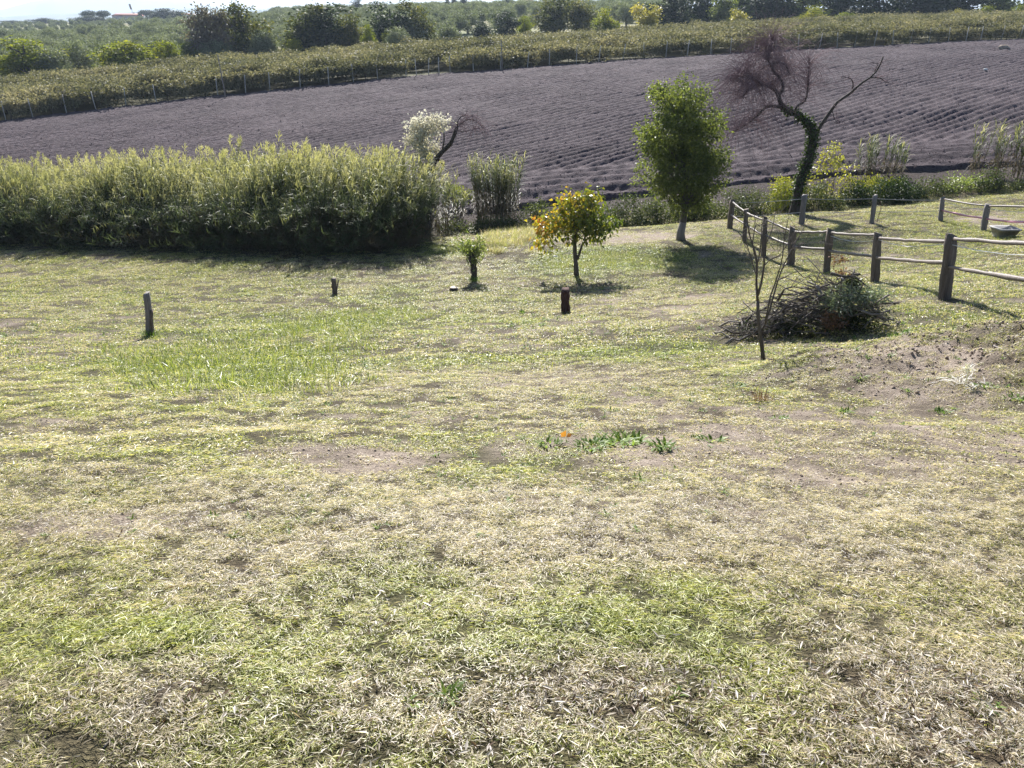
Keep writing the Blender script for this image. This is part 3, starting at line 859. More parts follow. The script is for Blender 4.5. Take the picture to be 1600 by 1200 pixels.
M['leaf_oak'] = leaf_mat('oak_leaf', [(0.0, (0.03, 0.04, 0.016)), (0.5, (0.085, 0.095, 0.03)), (0.8, (0.20, 0.18, 0.055)), (1.0, (0.36, 0.27, 0.08))], 0.25, 0.35, 0.4, 0.65, 0.12, 0.2)
M['leaf_lime'] = leaf_mat('autumn_lime_leaf', [(0.0, (0.07, 0.10, 0.02)), (0.5, (0.20, 0.22, 0.03)), (1.0, (0.50, 0.42, 0.04))], 0.22, 0.55, 0.45, 0.65, 0.12, 0.2)
M['leaf_gold'] = leaf_mat('golden_leaf', [(0.0, (0.15, 0.15, 0.035)), (0.5, (0.36, 0.31, 0.06)), (1.0, (0.60, 0.46, 0.09))], 0.3, 0.4, 0.42, 0.45, 0.4)
M['leaf_dark'] = leaf_mat('evergreen_leaf', [(0.0, (0.014, 0.024, 0.014)), (1.0, (0.06, 0.08, 0.035))], 0.25, 0.3, 0.3, 0.65, 0.12, 0.2)
M['leaf_grey'] = leaf_mat('greyish_leaf', [(0.0, (0.09, 0.075, 0.07)), (1.0, (0.20, 0.17, 0.15))], 0.3, 0.3, 0.3, 0.5, 0.3)

def lobe_points(lobes, n, r, shell=0.45):
    vol = np.array([l[3] * l[4] * l[5] for l in lobes]); w = vol / vol.sum()
    k = r.choice(len(lobes), n, p=w)
    L = np.array(lobes)[k]
    d = norm(r.normal(size=(n, 3))); q = (shell + (1 - shell) * r.random(n)) ** 0.6
    return L[:, :3] + d * q[:, None] * L[:, 3:6]

def clump_leaves(mb, C, rc, nper, L, W, r, flat=0.75, rnd_fn=None, up=0.4, droop=0.15):
    n = len(C) * nper
    c = np.repeat(C, nper, 0)
    off = r.normal(size=(n, 3)) * rc * np.array([1, 1, flat]) * 0.6
    P = c + off
    A = norm(norm(off) + r.normal(size=(n, 3)) * 0.6 + np.array([0, 0, -0.2]))
    N = norm(r.normal(size=(n, 3)) + np.array([0, 0, up]))
    rn = np.repeat(r.random(len(C)), nper) * 0.35 + r.random(n) * 0.65 if rnd_fn is None else rnd_fn(P, r)
    add_leaves(mb, P, A, N, L * (0.6 + 0.8 * r.random(n)), W * (0.6 + 0.8 * r.random(n)), rn, 0.22, droop)

def limb(mb, p0, p1, r0, r1, r, n=6, sag=0.12, sides=5):
    t = np.linspace(0, 1, n)[:, None]
    L = np.linalg.norm(p1 - p0)
    pts = p0 + (p1 - p0) * t + np.array([0, 0, 1.0]) * (np.sin(t * math.pi) * sag * L)
    pts[1:-1] += r.normal(size=(n - 2, 3)) * 0.035 * L
    add_tube(mb, pts, np.linspace(r0, r1, n), sides, cap=True, rough=0.12)

def trunk_points(path):
    return smooth_path(path, 14)

# --- the leafy green tree with the limed foot
TY = 31.4
b = gp(*at(1064, 381, TY)[:2])
def loc(px, py, Y=TY, base=b, dy=0.0):
    p = at(px, py, Y + dy); return p - base
r = np.random.default_rng(41)
t = empty('leafy_tree', b, 'tall leafy green tree with slanting trunk beside the paddock corner', 'tree')
tp = trunk_points([np.array([0, 0, -0.08]), loc(1062, 372), loc(1068, 345), loc(1072, 310), loc(1068, 260), loc(1066, 210), loc(1070, 160)])
mt, mw = MB(), MB()
add_tube(mt, tp, np.interp(np.linspace(0, 1, 14), [0, 0.05, 0.2, 0.5, 1], [0.19, 0.145, 0.12, 0.085, 0.02]), 9, rough=0.08)
lobes = []
for (px, py, rp, rz, dy) in [(1066, 150, 36, 32, 0), (1038, 165, 24, 32, 0.2), (1102, 172, 30, 40, -0.2), (1066, 205, 52, 45, 0.3), (1035, 222, 36, 36, -0.5), (1105, 225, 34, 46, 0.2),
                             (1022, 250, 30, 28, 0.0), (1066, 265, 56, 38, 0), (1108, 270, 30, 34, -0.3), (1028, 285, 28, 20, 0.4), (1082, 300, 34, 26, 0), (1074, 322, 22, 18, 0), (1060, 180, 40, 40, -0.6)]:
    c = loc(px, py, dy=dy); s = TY / F_PX
    lobes.append((c[0], c[1], c[2], rp * s, rp * s * 0.9, rz * s))
C = lobe_points(lobes, 250, r, 0.42)
for k in range(60):
    c = C[k]; q = np.interp(c[2] - 0.8 - 0.5 * r.random(), tp[:, 2], np.arange(14)); i = int(np.clip(q, 3, 12))
    limb(mw, tp[i], c, 0.045 * (1 - i / 20), 0.008, r)
ml = MB(); clump_leaves(ml, C, 0.29, 100, 0.105, 0.062, r)
tr = mt.build('trunk', M['bark'], t, True); mw.build('branches', M['bark'], t)
ml.build('crown', M['leaf_green'], t)
mo = MB(); add_tube(mo, tp[:3] + 0, np.array([0.197, 0.152, 0.134]), 9, rough=0.06)
mo.build('limed_foot', M['limed'], t, True)

# --- the small orange and yellow tree
TY2 = float(hit(901, 431)[1]); b = gp(*at(901, 431, TY2)[:2])
l2 = lambda px, py, dy=0.0: at(px, py, TY2 + dy) - b
r = np.random.default_rng(43)
t = empty('orange_tree', b, 'small round tree with orange and yellow autumn leaves on bright grass', 'tree')
mt = MB()
p1 = smooth_path([np.array([0, 0, -0.06]), l2(900, 415), l2(898, 385), l2(897, 350), l2(903, 315)], 12)
add_tube(mt, p1, np.linspace(0.085, 0.02, 12), 8, rough=0.08)
p2 = smooth_path([l2(902, 405), l2(908, 388), l2(914, 370), l2(930, 345)], 9); add_tube(mt, p2, np.linspace(0.045, 0.012, 9), 7, rough=0.08)
mw = MB(); s = TY2 / F_PX
lobes = [(*l2(px, py, dy), rp * s, rp * s, rz * s) for (px, py, rp, rz, dy) in [(908, 322, 30, 20, 0), (868, 340, 22, 20, 0.2), (940, 345, 20, 24, -0.1), (908, 356, 34, 22, 0), (852, 358, 18, 16, -0.3), (852, 382, 15, 12, 0), (880, 312, 14, 14, 0.1), (922, 310, 14, 14, 0), (945, 362, 14, 16, 0.2)]]
C = lobe_points(lobes, 95, r, 0.3)
for k in range(45):
    i = r.integers(5, 12); limb(mw, p1[i] if k % 3 else p2[min(i, 8)], C[k], 0.018, 0.005, r, 5, 0.05, 4)
def orange_rnd(P, rr):
    w = np.clip(0.22 - P[:, 0] * 0.20 + 0.1 * P[:, 2] - 0.1, 0.0, 1.0)
    return np.clip(w + 0.55 * (rr.random(len(P)) - 0.5), 0, 1)
ml = MB(); clump_leaves(ml, C, 0.22, 27, 0.13, 0.085, r, 0.9, orange_rnd, 0.2, 0.3)
mt.build('trunk', M['bark'], t, True); mw.build('branches', M['bark'], t); ml.build('crown', M['leaf_orange'], t)

# --- weeping twigs
def weeping(mb, roots, n, L0, L1, r, rad=0.006, out=None, droop=1.0, lift=0.5, k=7):
    for _ in range(n):
        p = roots[r.integers(0, len(roots))] + r.normal(size=3) * 0.04
        d = norm(r.normal(size=3) * np.array([1, 0.8, 0.5]) + np.array([0, 0, lift]) + (0 if out is None else out))
        L = L0 + (L1 - L0) * r.random(); st = L / (k - 1)
        pts = [p]
        for i in range(k - 1):
            d = norm(d + np.array([0, 0, -droop * 0.42]) + r.normal(size=3) * 0.16)
            pts.append(pts[-1] + d * st)
        add_tube(mb, np.array(pts), np.linspace(rad, rad * 0.45, k), 3, cap=False)

TY3 = 37.2
b = gp(*at(1243, 318, TY3)[:2])
l3 = lambda px, py, dy=0.0: at(px, py, TY3 + dy) - b
r = np.random.default_rng(47)
t = empty('weeping_tree', b, 'bare weeping tree with crooked ivy covered trunk and purplish drooping twigs', 'tree')
mt, mw = MB(), MB()
tp = smooth_path([np.array([0, 0, -0.1]), l3(1249, 290), l3(1258, 262), l3(1267, 235), l3(1271, 210), l3(1262, 192), l3(1247, 180), l3(1228, 170), l3(1218, 160)], 26)
add_tube(mt, tp, np.interp(np.linspace(0, 1, 26), [0, 0.15, 0.5, 0.75, 1], [0.25, 0.18, 0.17, 0.15, 0.11]), 10, rough=0.1)
BR = [([(1222, 168), (1212, 166), (1200, 166), (1186, 178), (1165, 195), (1146, 206)], 0.085, -0.2),
      ([(1219, 160), (1213, 143), (1200, 134), (1186, 132), (1172, 138), (1160, 152)], 0.10, 0.3),
      ([(1216, 148), (1224, 138), (1219, 122), (1208, 110), (1206, 102), (1216, 97), (1228, 102), (1232, 114)], 0.085, 0.1),
      ([(1205, 104), (1200, 90), (1202, 72), (1206, 58)], 0.03, 0.2),
      ([(1190, 132), (1178, 122), (1166, 118), (1152, 124)], 0.04, -0.4),
      ([(1240, 176), (1246, 165), (1258, 158), (1262, 140), (1263, 118), (1265, 92)], 0.055, 0.4),
      ([(1272, 212), (1283, 195), (1297, 175), (1308, 160), (1328, 146), (1346, 130), (1364, 118), (1374, 104), (1380, 88)], 0.085, -0.3),
      ([(1331, 143), (1333, 131), (1327, 122), (1316, 120)], 0.035, -0.3),
      ([(1360, 121), (1375, 122), (1386, 129), (1398, 130)], 0.028, -0.3),
      ([(1366, 114), (1372, 100), (1362, 98)], 0.022, -0.3),
      ([(1300, 172), (1304, 185), (1310, 194)], 0.02, -0.3)]
roots, roots2 = [], []
for i, (pl, r0, dy) in enumerate(BR):
    pp = smooth_path([l3(a, c, dy * k / (len(pl) - 1)) for k, (a, c) in enumerate(pl)], 14)
    add_tube(mw, pp, np.linspace(r0, r0 * 0.28, 14), 6, rough=0.12)
    (roots if i < 6 else roots2).extend(list(pp[3:]))
mtw = MB()
weeping(mtw, roots, 800, 0.7, 2.2, r, 0.0075, None, 0.6, 0.9, 8)
up_roots = [p for p in roots if p[2] > l3(1200, 150)[2]]
weeping(mtw, up_roots, 620, 0.6, 2.0, r, 0.006, np.array([0.0, 0, 0.5]), 0.3, 0.7)
left_roots = [p for p in roots if p[0] < l3(1195, 150)[0]]
weeping(mtw, left_roots, 460, 1.2, 3.2, r, 0.0065, np.array([-0.3, 0, 0.1]), 0.85, 0.5, 8)
weeping(mtw, roots2, 90, 0.3, 0.9, r, 0.007, None, 0.3, 0.5)
mi = MB(); n = 2300
i = r.integers(3, 24, n); a = r.random(n) * 6.283
d = np.stack([np.cos(a), np.sin(a), 0.3 * r.normal(size=n)], 1)
P = tp[i] + d * (0.13 + 0.09 * r.random((n, 1))) + r.normal(size=(n, 3)) * 0.06
add_leaves(mi, P, norm(d + r.normal(size=(n, 3)) * 0.6 - np.array([0, 0, 0.5])), norm(d + r.normal(size=(n, 3)) * 0.5), 0.10, 0.085, r.random(n))
mt.build('trunk', M['bark_dark'], t, True); mw.build('branches', M['bark_dark'], t, True); mtw.build('twigs', M['twig'], t); mi.build('ivy', M['leaf_ivy'], t)

# --- leaning dead tree at the end of the reeds
TY4 = 37.6
b = gp(*at(668, 372, TY4)[:2])
l4 = lambda px, py, dy=0.0: at(px, py, TY4 + dy) - b
r = np.random.default_rng(53)
t = empty('leaning_dead_tree', b, 'dark leaning dead tree topped by pale fluffy climber, at the reed thicket end', 'tree')
mt, mw = MB(), MB()
tp = smooth_path([np.array([0, 0, -0.1]), l4(668, 330), l4(669, 290), l4(676, 258), l4(692, 236), l4(704, 224), l4(710, 210), l4(714, 198)], 22)
add_tube(mt, tp, np.interp(np.linspace(0, 1, 22), [0, 0.5, 1], [0.17, 0.15, 0.07]), 9, rough=0.1)
for pl, r0 in (([(714, 200), (722, 192), (735, 186), (748, 192), (757, 206)], 0.03), ([(714, 199), (716, 188), (726, 180), (742, 180)], 0.03), ([(684, 248), (690, 255), (695, 261)], 0.05),
               ([(676, 262), (664, 240), (658, 215), (660, 192)], 0.06), ([(690, 238), (694, 215), (692, 195), (688, 180)], 0.04), ([(712, 204), (726, 206), (740, 200)], 0.02)):
    pp = smooth_path([l4(a, c, 0.1 * k) for k, (a, c) in enumerate(pl)], 10); add_tube(mw, pp, np.linspace(r0, r0 * 0.35, 10), 5, rough=0.12)
mtw = MB()
rts = [l4(a, c) for a, c in ((722, 192), (735, 186), (748, 192), (755, 200), (726, 181), (740, 181), (714, 198), (740, 200))]
weeping(mtw, rts, 130, 0.4, 1.3, r, 0.007, np.array([0.4, 0, 0]), 0.7, 0.4)
s = TY4 / F_PX
lobes = [(*l4(px, py, dy), rp * s, rp * s * 0.8, rz * s) for (px, py, rp, rz, dy) in [(656, 195, 18, 16, 0), (672, 192, 18, 14, 0), (650, 212, 16, 18, 0.2), (668, 215, 20, 24, 0), (660, 245, 18, 26, -0.2), (684, 196, 10, 10, 0), (700, 186, 9, 6, 0), (715, 184, 5, 4, 0)]]
C = lobe_points(lobes, 80, r, 0.5)
ml = MB(); clump_leaves(ml, C, 0.20, 40, 0.11, 0.075, r, 0.9, lambda P, rr: np.clip(0.25 + 0.28 * (P[:, 2] - 4.0) + 0.6 * rr.random(len(P)), 0, 1))
mt.build('trunk', M['bark_dark'], t, True); mw.build('branches', M['bark_dark'], t, True); mtw.build('twigs', M['twig'], t); ml.build('climber', M['leaf_pale'], t)

# --- pollarded stump with green shoots
TY5 = float(hit(740, 437)[1]); b = gp(*at(740, 437, TY5)[:2])
l5 = lambda px, py: at(px, py, TY5) - b
r = np.random.default_rng(59)
t = empty('sprouting_stump', b, 'cut tree stump sprouting a tuft of pale green shoots', 'tree stump')
mt = MB(); add_tube(mt, smooth_path([np.array([0, 0, -0.05]), l5(741, 428), l5(739, 410), l5(737, 393)], 9), np.array([0.13, 0.115, 0.10, 0.10, 0.095, 0.10, 0.11, 0.115, 0.10]), 10, rough=0.14)
ms, ml = MB(), MB()
for k in range(60):
    p0 = l5(738 + 5 * r.normal(), 393 + 12 * abs(r.normal())) + np.array([0, 0.1 * r.normal(), 0])
    d = norm(np.array([r.normal() * 0.5, r.normal() * 0.5, 1.0])); L = 0.25 + 0.5 * r.random()
    limb(ms, p0, p0 + d * L, 0.006, 0.003, r, 4, 0.02, 3)
    q = r.random((16, 1)); P = p0 + d * L * (0.2 + 0.8 * q)
    add_leaves(ml, P, norm(d + r.normal(size=(16, 3)) * 0.8), rand_dirs(16, r), 0.11, 0.045, r.random(16))
mt.build('trunk', M['bark_dark'], t, True); tag(ms.build('shoots', M['twig_pale'], t), kind='stuff'); ml.build('leaves', M['leaf_willow'], t)

# --- bare many-stemmed sapling in front of the brush pile
TY6 = float(hit(1193, 562)[1]); b = gp(*at(1193, 562, TY6)[:2])
l6 = lambda px, py, dy=0.0: at(px, py, TY6 + dy) - b
r = np.random.default_rng(61)
t = empty('bare_sapling', b, 'thin leafless sapling forking into many upright stems before the brush pile', 'sapling')
mt, mw = MB(), MB()
tp = smooth_path([np.array([0, 0, -0.04]), l6(1191, 545), l6(1188, 522), l6(1185, 500), l6(1184, 470)], 10)
add_tube(mt, tp, np.interp(np.linspace(0, 1, 10), [0, 0.1, 1], [0.036, 0.03, 0.022]), 8, rough=0.08)
mt.build('trunk', M['bark'], t, True)
STEMS = [([(1184, 470), (1182, 440), (1183, 415), (1180, 395), (1172, 370), (1166, 330)], 0.02, 0.1), ([(1184, 462), (1190, 440), (1194, 415), (1192, 380), (1197, 345)], 0.02, -0.1),
         ([(1188, 522), (1196, 505), (1204, 480), (1212, 450), (1222, 420), (1240, 385), (1258, 352)], 0.017, 0.15), ([(1196, 505), (1202, 470), (1212, 440), (1222, 405), (1226, 370), (1232, 340)], 0.014, -0.15),
         ([(1183, 415), (1188, 390), (1190, 360), (1192, 325)], 0.011, 0), ([(1180, 400), (1176, 380), (1180, 350), (1176, 320)], 0.010, 0.1), ([(1194, 415), (1204, 405), (1216, 400), (1228, 385), (1236, 370)], 0.010, 0.1),
         ([(1212, 440), (1228, 432), (1244, 425), (1262, 424)], 0.008, 0.1), ([(1222, 420), (1235, 405), (1242, 392), (1256, 378)], 0.009, -0.1), ([(1182, 430), (1174, 405), (1168, 385), (1160, 360)], 0.009, 0.1), ([(1197, 380), (1206, 360), (1212, 330)], 0.009, 0)]
ends = []
for pl, r0, dy in STEMS:
    pp = smooth_path([l6(a, c, dy * k / (len(pl) - 1)) for k, (a, c) in enumerate(pl)], 12); add_tube(mw, pp, np.linspace(r0, r0 * 0.28, 12), 5, rough=0.1); ends += list(pp[5:])
weeping(mw, ends, 70, 0.15, 0.5, r, 0.0035, None, 0.05, 0.9, 5)
mw.build('stems', M['bark'], t, True)

# ------------------------------------------------------------------ bushes along the ditch
def bush(px, py, Y, wpx, hpx, label, mat='leaf_bramble', seed=1, dens=1.0, L=0.085, name='bramble_bush', dep=0.8, z0=None):
    """a rounded mass of leaves over dark stems: px,py is the middle of its foot"""
    b = gp(at(px, py, Y)[0], Y); r = np.random.default_rng(seed)
    if Y > field_front(b[0]): b[2] = float(field_z(b[0], Y)) - 0.05
    s = Y / F_PX; w, h = wpx * s / 2, hpx * s
    t = empty(name, b, label, 'bush', 'bushes along the ditch')
    lobes = []
    k = max(3, int(w / (0.5 * h) * 2))
    for i in range(k):
        q = -1 + 2 * (i + 0.5) / k
        hh = h * (0.55 + 0.45 * r.random()) * math.sqrt(max(0.25, 1 - 0.75 * q * q))
        lobes.append((q * w * 0.85, (r.random() - 0.5) * dep, hh * 0.45, max(w / k * 1.5, 0.3), dep * 0.7, hh * 0.55))
    n = int(max(12, 42 * w * h) * dens) + 10
    C = lobe_points(lobes, n, r, 0.5)
    for q in range(n):
        zz = float(ground_z(b[0] + C[q, 0], b[1] + C[q, 1])) - b[2]; C[q, 2] = max(C[q, 2], zz + 0.05)
    ml = MB(); clump_leaves(ml, C, 0.26, 34, L, L * 0.7, r)
    ms = MB()
    for q in range(min(n, 40)):
        c = C[q]; limb(ms, np.array([c[0] * 0.7, c[1] * 0.6, float(ground_z(b[0] + c[0] * 0.7, b[1] + c[1] * 0.6)) - b[2] - 0.05]), c, 0.012, 0.004, r, 5, 0.1, 3)
    ml.build('foliage', M[mat], t); tag(ms.build('stems', M['bark_dark'], t), kind='stuff')
bush(985, 356, 38.4, 90, 62, 'grey green bramble bush directly right of the orange tree crown', seed=71)
bush(1032, 356, 38.4, 60, 62, 'bramble bush just left of the leafy tree trunk', seed=72)
bush(1105, 352, 38.5, 60, 50, 'dark bush between the leafy tree trunk and the paddock corner', seed=73)
bush(1165, 340, 38.8, 80, 56, 'bramble bush behind the paddock corner post', seed=74)
bush(1218, 322, 39.5, 50, 58, 'yellow green bush left of the weeping tree foot', 'leaf_lime', 75, 0.9)
bush(1078, 355, 38.4, 50, 60, 'bramble bush hidden partly by the leafy tree trunk', seed=90)
bush(1283, 325, 39.0, 60, 44, 'bramble bush right of the weeping tree foot', seed=76)
bush(1375, 322, 39.3, 130, 48, 'long ivy mound behind the wire fence', 'leaf_ivy', 77, 1.5, 0.09, 'ivy_mound')
bush(1368, 312, 40.6, 100, 38, 'yellow green vine cap growing along the top of the ivy mound', 'leaf_lime', 78, 0.6)
bush(1450, 325, 40.0, 70, 34, 'low weedy bush left of the corner post with pink tape', seed=79)
bush(1500, 318, 40.0, 64, 34, 'low leafy bush directly above the pink tape', 'leaf_willow', 80, 0.6)
bush(1565, 322, 39.5, 110, 34, 'dark bush at the right edge under the reeds', seed=81)
bush(718, 300, 43.5, 52, 30, 'yellow green shrub on the field edge between reeds and clump', 'leaf_lime', 82, 0.7)
bush(770, 352, 39.8, 100, 22, 'dark bramble bush at the foot of the dense reed clump', seed=83)
bush(700, 358, 39.8, 50, 24, 'shaded bramble bush at the foot of the leaning dead tree', seed=84)
bush(835, 344, 40.0, 80, 40, 'low bramble bush left of the orange tree crown on the bank', seed=85, dens=0.8)
bush(905, 348, 39.6, 84, 48, 'low bramble bush behind the orange tree crown on the bank', seed=86, dens=0.8)
bush(1238, 268, 40.4, 46, 75, 'thin yellowing shrub left of the weeping trunk bend', 'leaf_yellow', 87, 0.22, 0.11, 'yellow_shrub', 0.5)
bush(1296, 288, 40.4, 60, 110, 'tall thin yellowing shrub right of the weeping trunk', 'leaf_yellow', 88, 0.20, 0.11, 'yellow_shrub', 0.6)

# ------------------------------------------------------------------ posts and fences
def add_post(mb, p0, p1, w, d, r, rnd=0.5, rot=0.0, sink=0.12):
    """a hewn rectangular post with worn edges, from the ground p0 to the middle of its top p1"""
    p0, p1 = np.asarray(p0, float), np.asarray(p1, float)
    ax = norm(p1 - p0); k = 7
    pr = np.array([[-.5, -.38], [-.38, -.5], [.38, -.5], [.5, -.38], [.5, .38], [.38, .5], [-.38, .5], [-.5, .38]]) * np.array([w, d])
    c, s = math.cos(rot), math.sin(rot)
    pr = pr @ np.array([[c, s], [-s, c]])
    q = np.linspace(0, 1, k); q[0] = -sink
    rows = []
    for i in range(k):
        tw = 1 + 0.05 * r.normal() - 0.06 * q[i]
        a = pr * tw * (1 + 0.05 * r.normal(size=(8, 1)))
        base = p0 + (p1 - p0) * q[i]
        v = np.zeros((8, 3)); v[:, :2] = a; v += base + np.array([0.006 * r.normal(), 0.006 * r.normal(), 0])
        if i == k - 1: v[:, 2] += (a[:, 0] * 0.25 * r.normal() + a[:, 1] * 0.2 * r.normal()) + 0.01 * r.normal(size=8)
        rows.append(v)
    V = np.array(rows).reshape(-1, 3)
    i = np.arange(k - 1)[:, None] * 8; j = np.arange(8)[None, :]; jj = (j + 1) % 8
    mb.add(V, [np.stack([i + j, i + jj, i + 8 + jj, i + 8 + j], -1).reshape(-1, 4), (np.arange(8) + (k - 1) * 8)[None, :]], rnd)

def post_at(bx, by, tx, ty, Y=None):
    p = hit(bx, by) if Y is None else at(bx, by, Y)
    p = gp(p[0], p[1]); tpt = at(tx, ty, p[1])
    return p, tpt

r = np.random.default_rng(101)
near = [post_at(1475, 469, 1487, 366), post_at(1366, 441, 1372, 364), post_at(1291, 426, 1297, 358), post_at(1235, 415, 1239, 355), post_at(1193, 400, 1196, 338), post_at(1163, 378, 1166, 327), post_at(1140, 357, 1145, 312)]
e = near[0][0] + (near[0][0] - near[1][0]) * 0.9; e = gp(e[0], e[1])
near.insert(0, (e, e + np.array([0.1, 0, 1.32])))
b0 = near[1][0]
fence = empty('paddock_fence', b0, 'near paddock fence of dark wooden posts and round pale rails', 'fence')
W_ = [0.25, 0.25, 0.2, 0.19, 0.2, 0.16, 0.15, 0.2]
for k, (p, q) in enumerate(near):
    m = MB(); add_post(m, p - b0, q - b0, W_[k], 0.15, r, rot=0.25 * r.normal())
    m.build('post', M['post'], fence)
def rail(m, a, c, rad, sag=0.02, sides=7, n=7, jitter=0.008, mat=None):
    t = np.linspace(0, 1, n)[:, None]
    pts = a + (c - a) * t; pts[:, 2] -= np.sin(t[:, 0] * math.pi) * sag
    pts[1:-1] += r.normal(size=(n - 2, 3)) * jitter
    add_tube(m, pts, rad * (1 + 0.10 * r.normal(size=n)), sides, rough=0.12)
def frac(pq, f): return pq[0] + (pq[1] - pq[0]) * f - b0
for k in range(len(near) - 1):
    for f, rad in ((0.91, 0.036), (0.52, 0.040)):
        if k == 6 and f < 0.6: rad = 0.035
        m = MB(); rail(m, frac(near[k], f + 0.02 * r.normal()), frac(near[k + 1], f + 0.02 * r.normal()), rad, 0.015, 7, 12, 0.004)
        o = m.build('rail', M['rail'], fence, True)
for k, (f, sag) in {0: (0.80, 0.10), 1: (0.82, 0.12), 2: (0.80, 0.09)}.items():
    m = MB(); rail(m, frac(near[k], f + 0.05), frac(near[k + 1], f + 0.05), 0.007, sag, 5, 9, 0.004)
    m.build('rope', M['rope'], fence)
m = MB(); rail(m, frac(near[1], 0.03) + np.array([0.05, -0.12, 0]), frac(near[1], 0.03) + np.array([-0.25, -0.12, 0.0]), 0.04, 0, 5, 3)

rear = [post_at(1252, 351, 1257, 305), post_at(1362, 349, 1368, 305), post_at(1469, 345, 1473, 308)]
b0 = rear[0][0]
wf = empty('wire_fence', b0, 'rear paddock fence of grey posts with two thin wires before the ivy mound', 'fence')
for k, (p, q) in enumerate(rear):
    m = MB(); add_post(m, p - b0, q - b0, 0.2 - 0.02 * k, 0.13, r, rot=0.3 * r.normal()); m.build('post', M['post_grey'], wf)
line = [near[7]] + rear
for f in (0.88, 0.42):
    for k in range(3):
        m = MB(); rail(m, line[k][0] + (line[k][1] - line[k][0]) * f - b0, line[k + 1][0] + (line[k + 1][1] - line[k + 1][0]) * f - b0, 0.011, 0.03, 5, 7, 0.004); m.build('wire', M['wire'], wf)
m = MB(); add_tube(m, smooth_path([rear[1][1] - b0 + np.array([0.1, 0, -0.05]), rear[1][1] - b0 + np.array([0.28, -0.05, -0.5]), rear[1][1] - b0 + np.array([0.22, -0.05, -1.05])], 8), 0.012, 5)
m.build('hanging_cord', M['post_rust'], wf)
tf = [post_at(1536, 361, 1544, 319)]
e = tf[0][0] + (tf[0][0] - rear[2][0]) * 1.0; e = gp(e[0], e[1]); tf.append((e, e + np.array([0.05, 0, 1.15])))
tfe = empty('tape_fence', tf[0][0], 'side paddock fence of grey posts with white rail and pink tape', 'fence')
b0 = tf[0][0]
for k, (p, q) in enumerate(tf):
    m = MB(); add_post(m, p - b0, q - b0, 0.2, 0.14, r); m.build('post', M['post_grey'], tfe)
line = [rear[2]] + tf
for k in range(2):
    A = lambda i, f: line[i][0] + (line[i][1] - line[i][0]) * f - b0
    m = MB(); rail(m, A(k, 0.93), A(k + 1, 0.93), 0.034, 0.02); m.build('rail', M['rail'], tfe, True)
    m = MB(); rail(m, A(k, 0.46), A(k + 1, 0.46), 0.034, 0.03); m.build('tape', M['tape_pink'], tfe, True)
    m = MB(); rail(m, A(k, 0.85), A(k + 1, 0.8), 0.008, 0.08, 5); m.build('rope', M['rope'], tfe)

def single_post(name, bx, by, tx, ty, w, d, mat, label, cat='post'):
    p, q = post_at(bx, by, tx, ty)
    t = empty(name, p, label, cat)
    m = MB(); add_post(m, p * 0, q - p, w, d, r, rot=0.2 * r.normal()); m.build('shaft', M[mat], t)
    return t, p, q
t, p, q = single_post('wooden_post', 234, 524, 229, 458, 0.12, 0.11, 'post_grey', 'square grey wooden post standing alone on the left meadow')
m = MB(); h_ = q - p
add_post(m, h_ * 0.05 + np.array([0.075, -0.02, 0]), h_ * 0.62 + np.array([0.085, -0.02, 0]), 0.04, 0.10, r); m.build('split_slab', M['post'], t)
t, p, q = single_post('split_post', 523, 460, 521, 435, 0.14, 0.12, 'post', 'short cracked wooden post with a splinter sticking up, left of the flat stump')
m = MB(); h_ = q - p; add_post(m, np.array([0.06, 0, 0.05]), np.array([0.15, 0, h_[2] * 0.88]), 0.035, 0.06, r); m.build('splinter', M['post'], t)
t, p, q = single_post('reddish_post', 884, 488, 883, 452, 0.20, 0.18, 'post_rust', 'stout reddish brown stump post in front of the orange tree shadow')
# sawn stump
p = hit(709, 456); p = gp(p[0], p[1])
t = empty('sawn_stump', p, 'low sawn off stump with pale flat top near the sprouting stump', 'tree stump')
m = MB(); add_tube(m, [[0, 0, -0.05], [0, 0, 0.03], [0, 0.01, 0.13]], [0.15, 0.135, 0.125], 10, rough=0.1); m.build('trunk', M['bark_dark'], t)
m = MB(); add_tube(m, [[0, 0.01, 0.131], [0, 0.01, 0.142]], [0.118, 0.112], 10, rough=0.06); m.build('cut_face', M['cutwood'], t)

# ------------------------------------------------------------------ trough, stones, small things
p = hit(1567, 370); p = gp(p[0], p[1])
t = empty('water_trough', p, 'low grey trough with tapering sides on the ground under the pink tape', 'trough')
m = MB()
def ring(w, d, z): return np.array([[-w, -d, z], [w, -d, z], [w, d, z], [-w, d, z]])
V = np.concatenate([ring(.26, .16, -0.03), ring(.40, .24, .27), ring(.43, .27, .27), ring(.43, .27, .32), ring(.38, .22, .32), ring(.30, .16, .12)])
F = []
for k in range(5):
    for j in range(4):
        F.append([k * 4 + j, k * 4 + (j + 1) % 4, k * 4 + 4 + (j + 1) % 4, k * 4 + 4 + j])
F.append([20, 21, 22, 23]); m.add(V, [F]); m.build('basin', M['concrete'], t)
t.rotation_euler = (0.06, 0.05, 0.25)

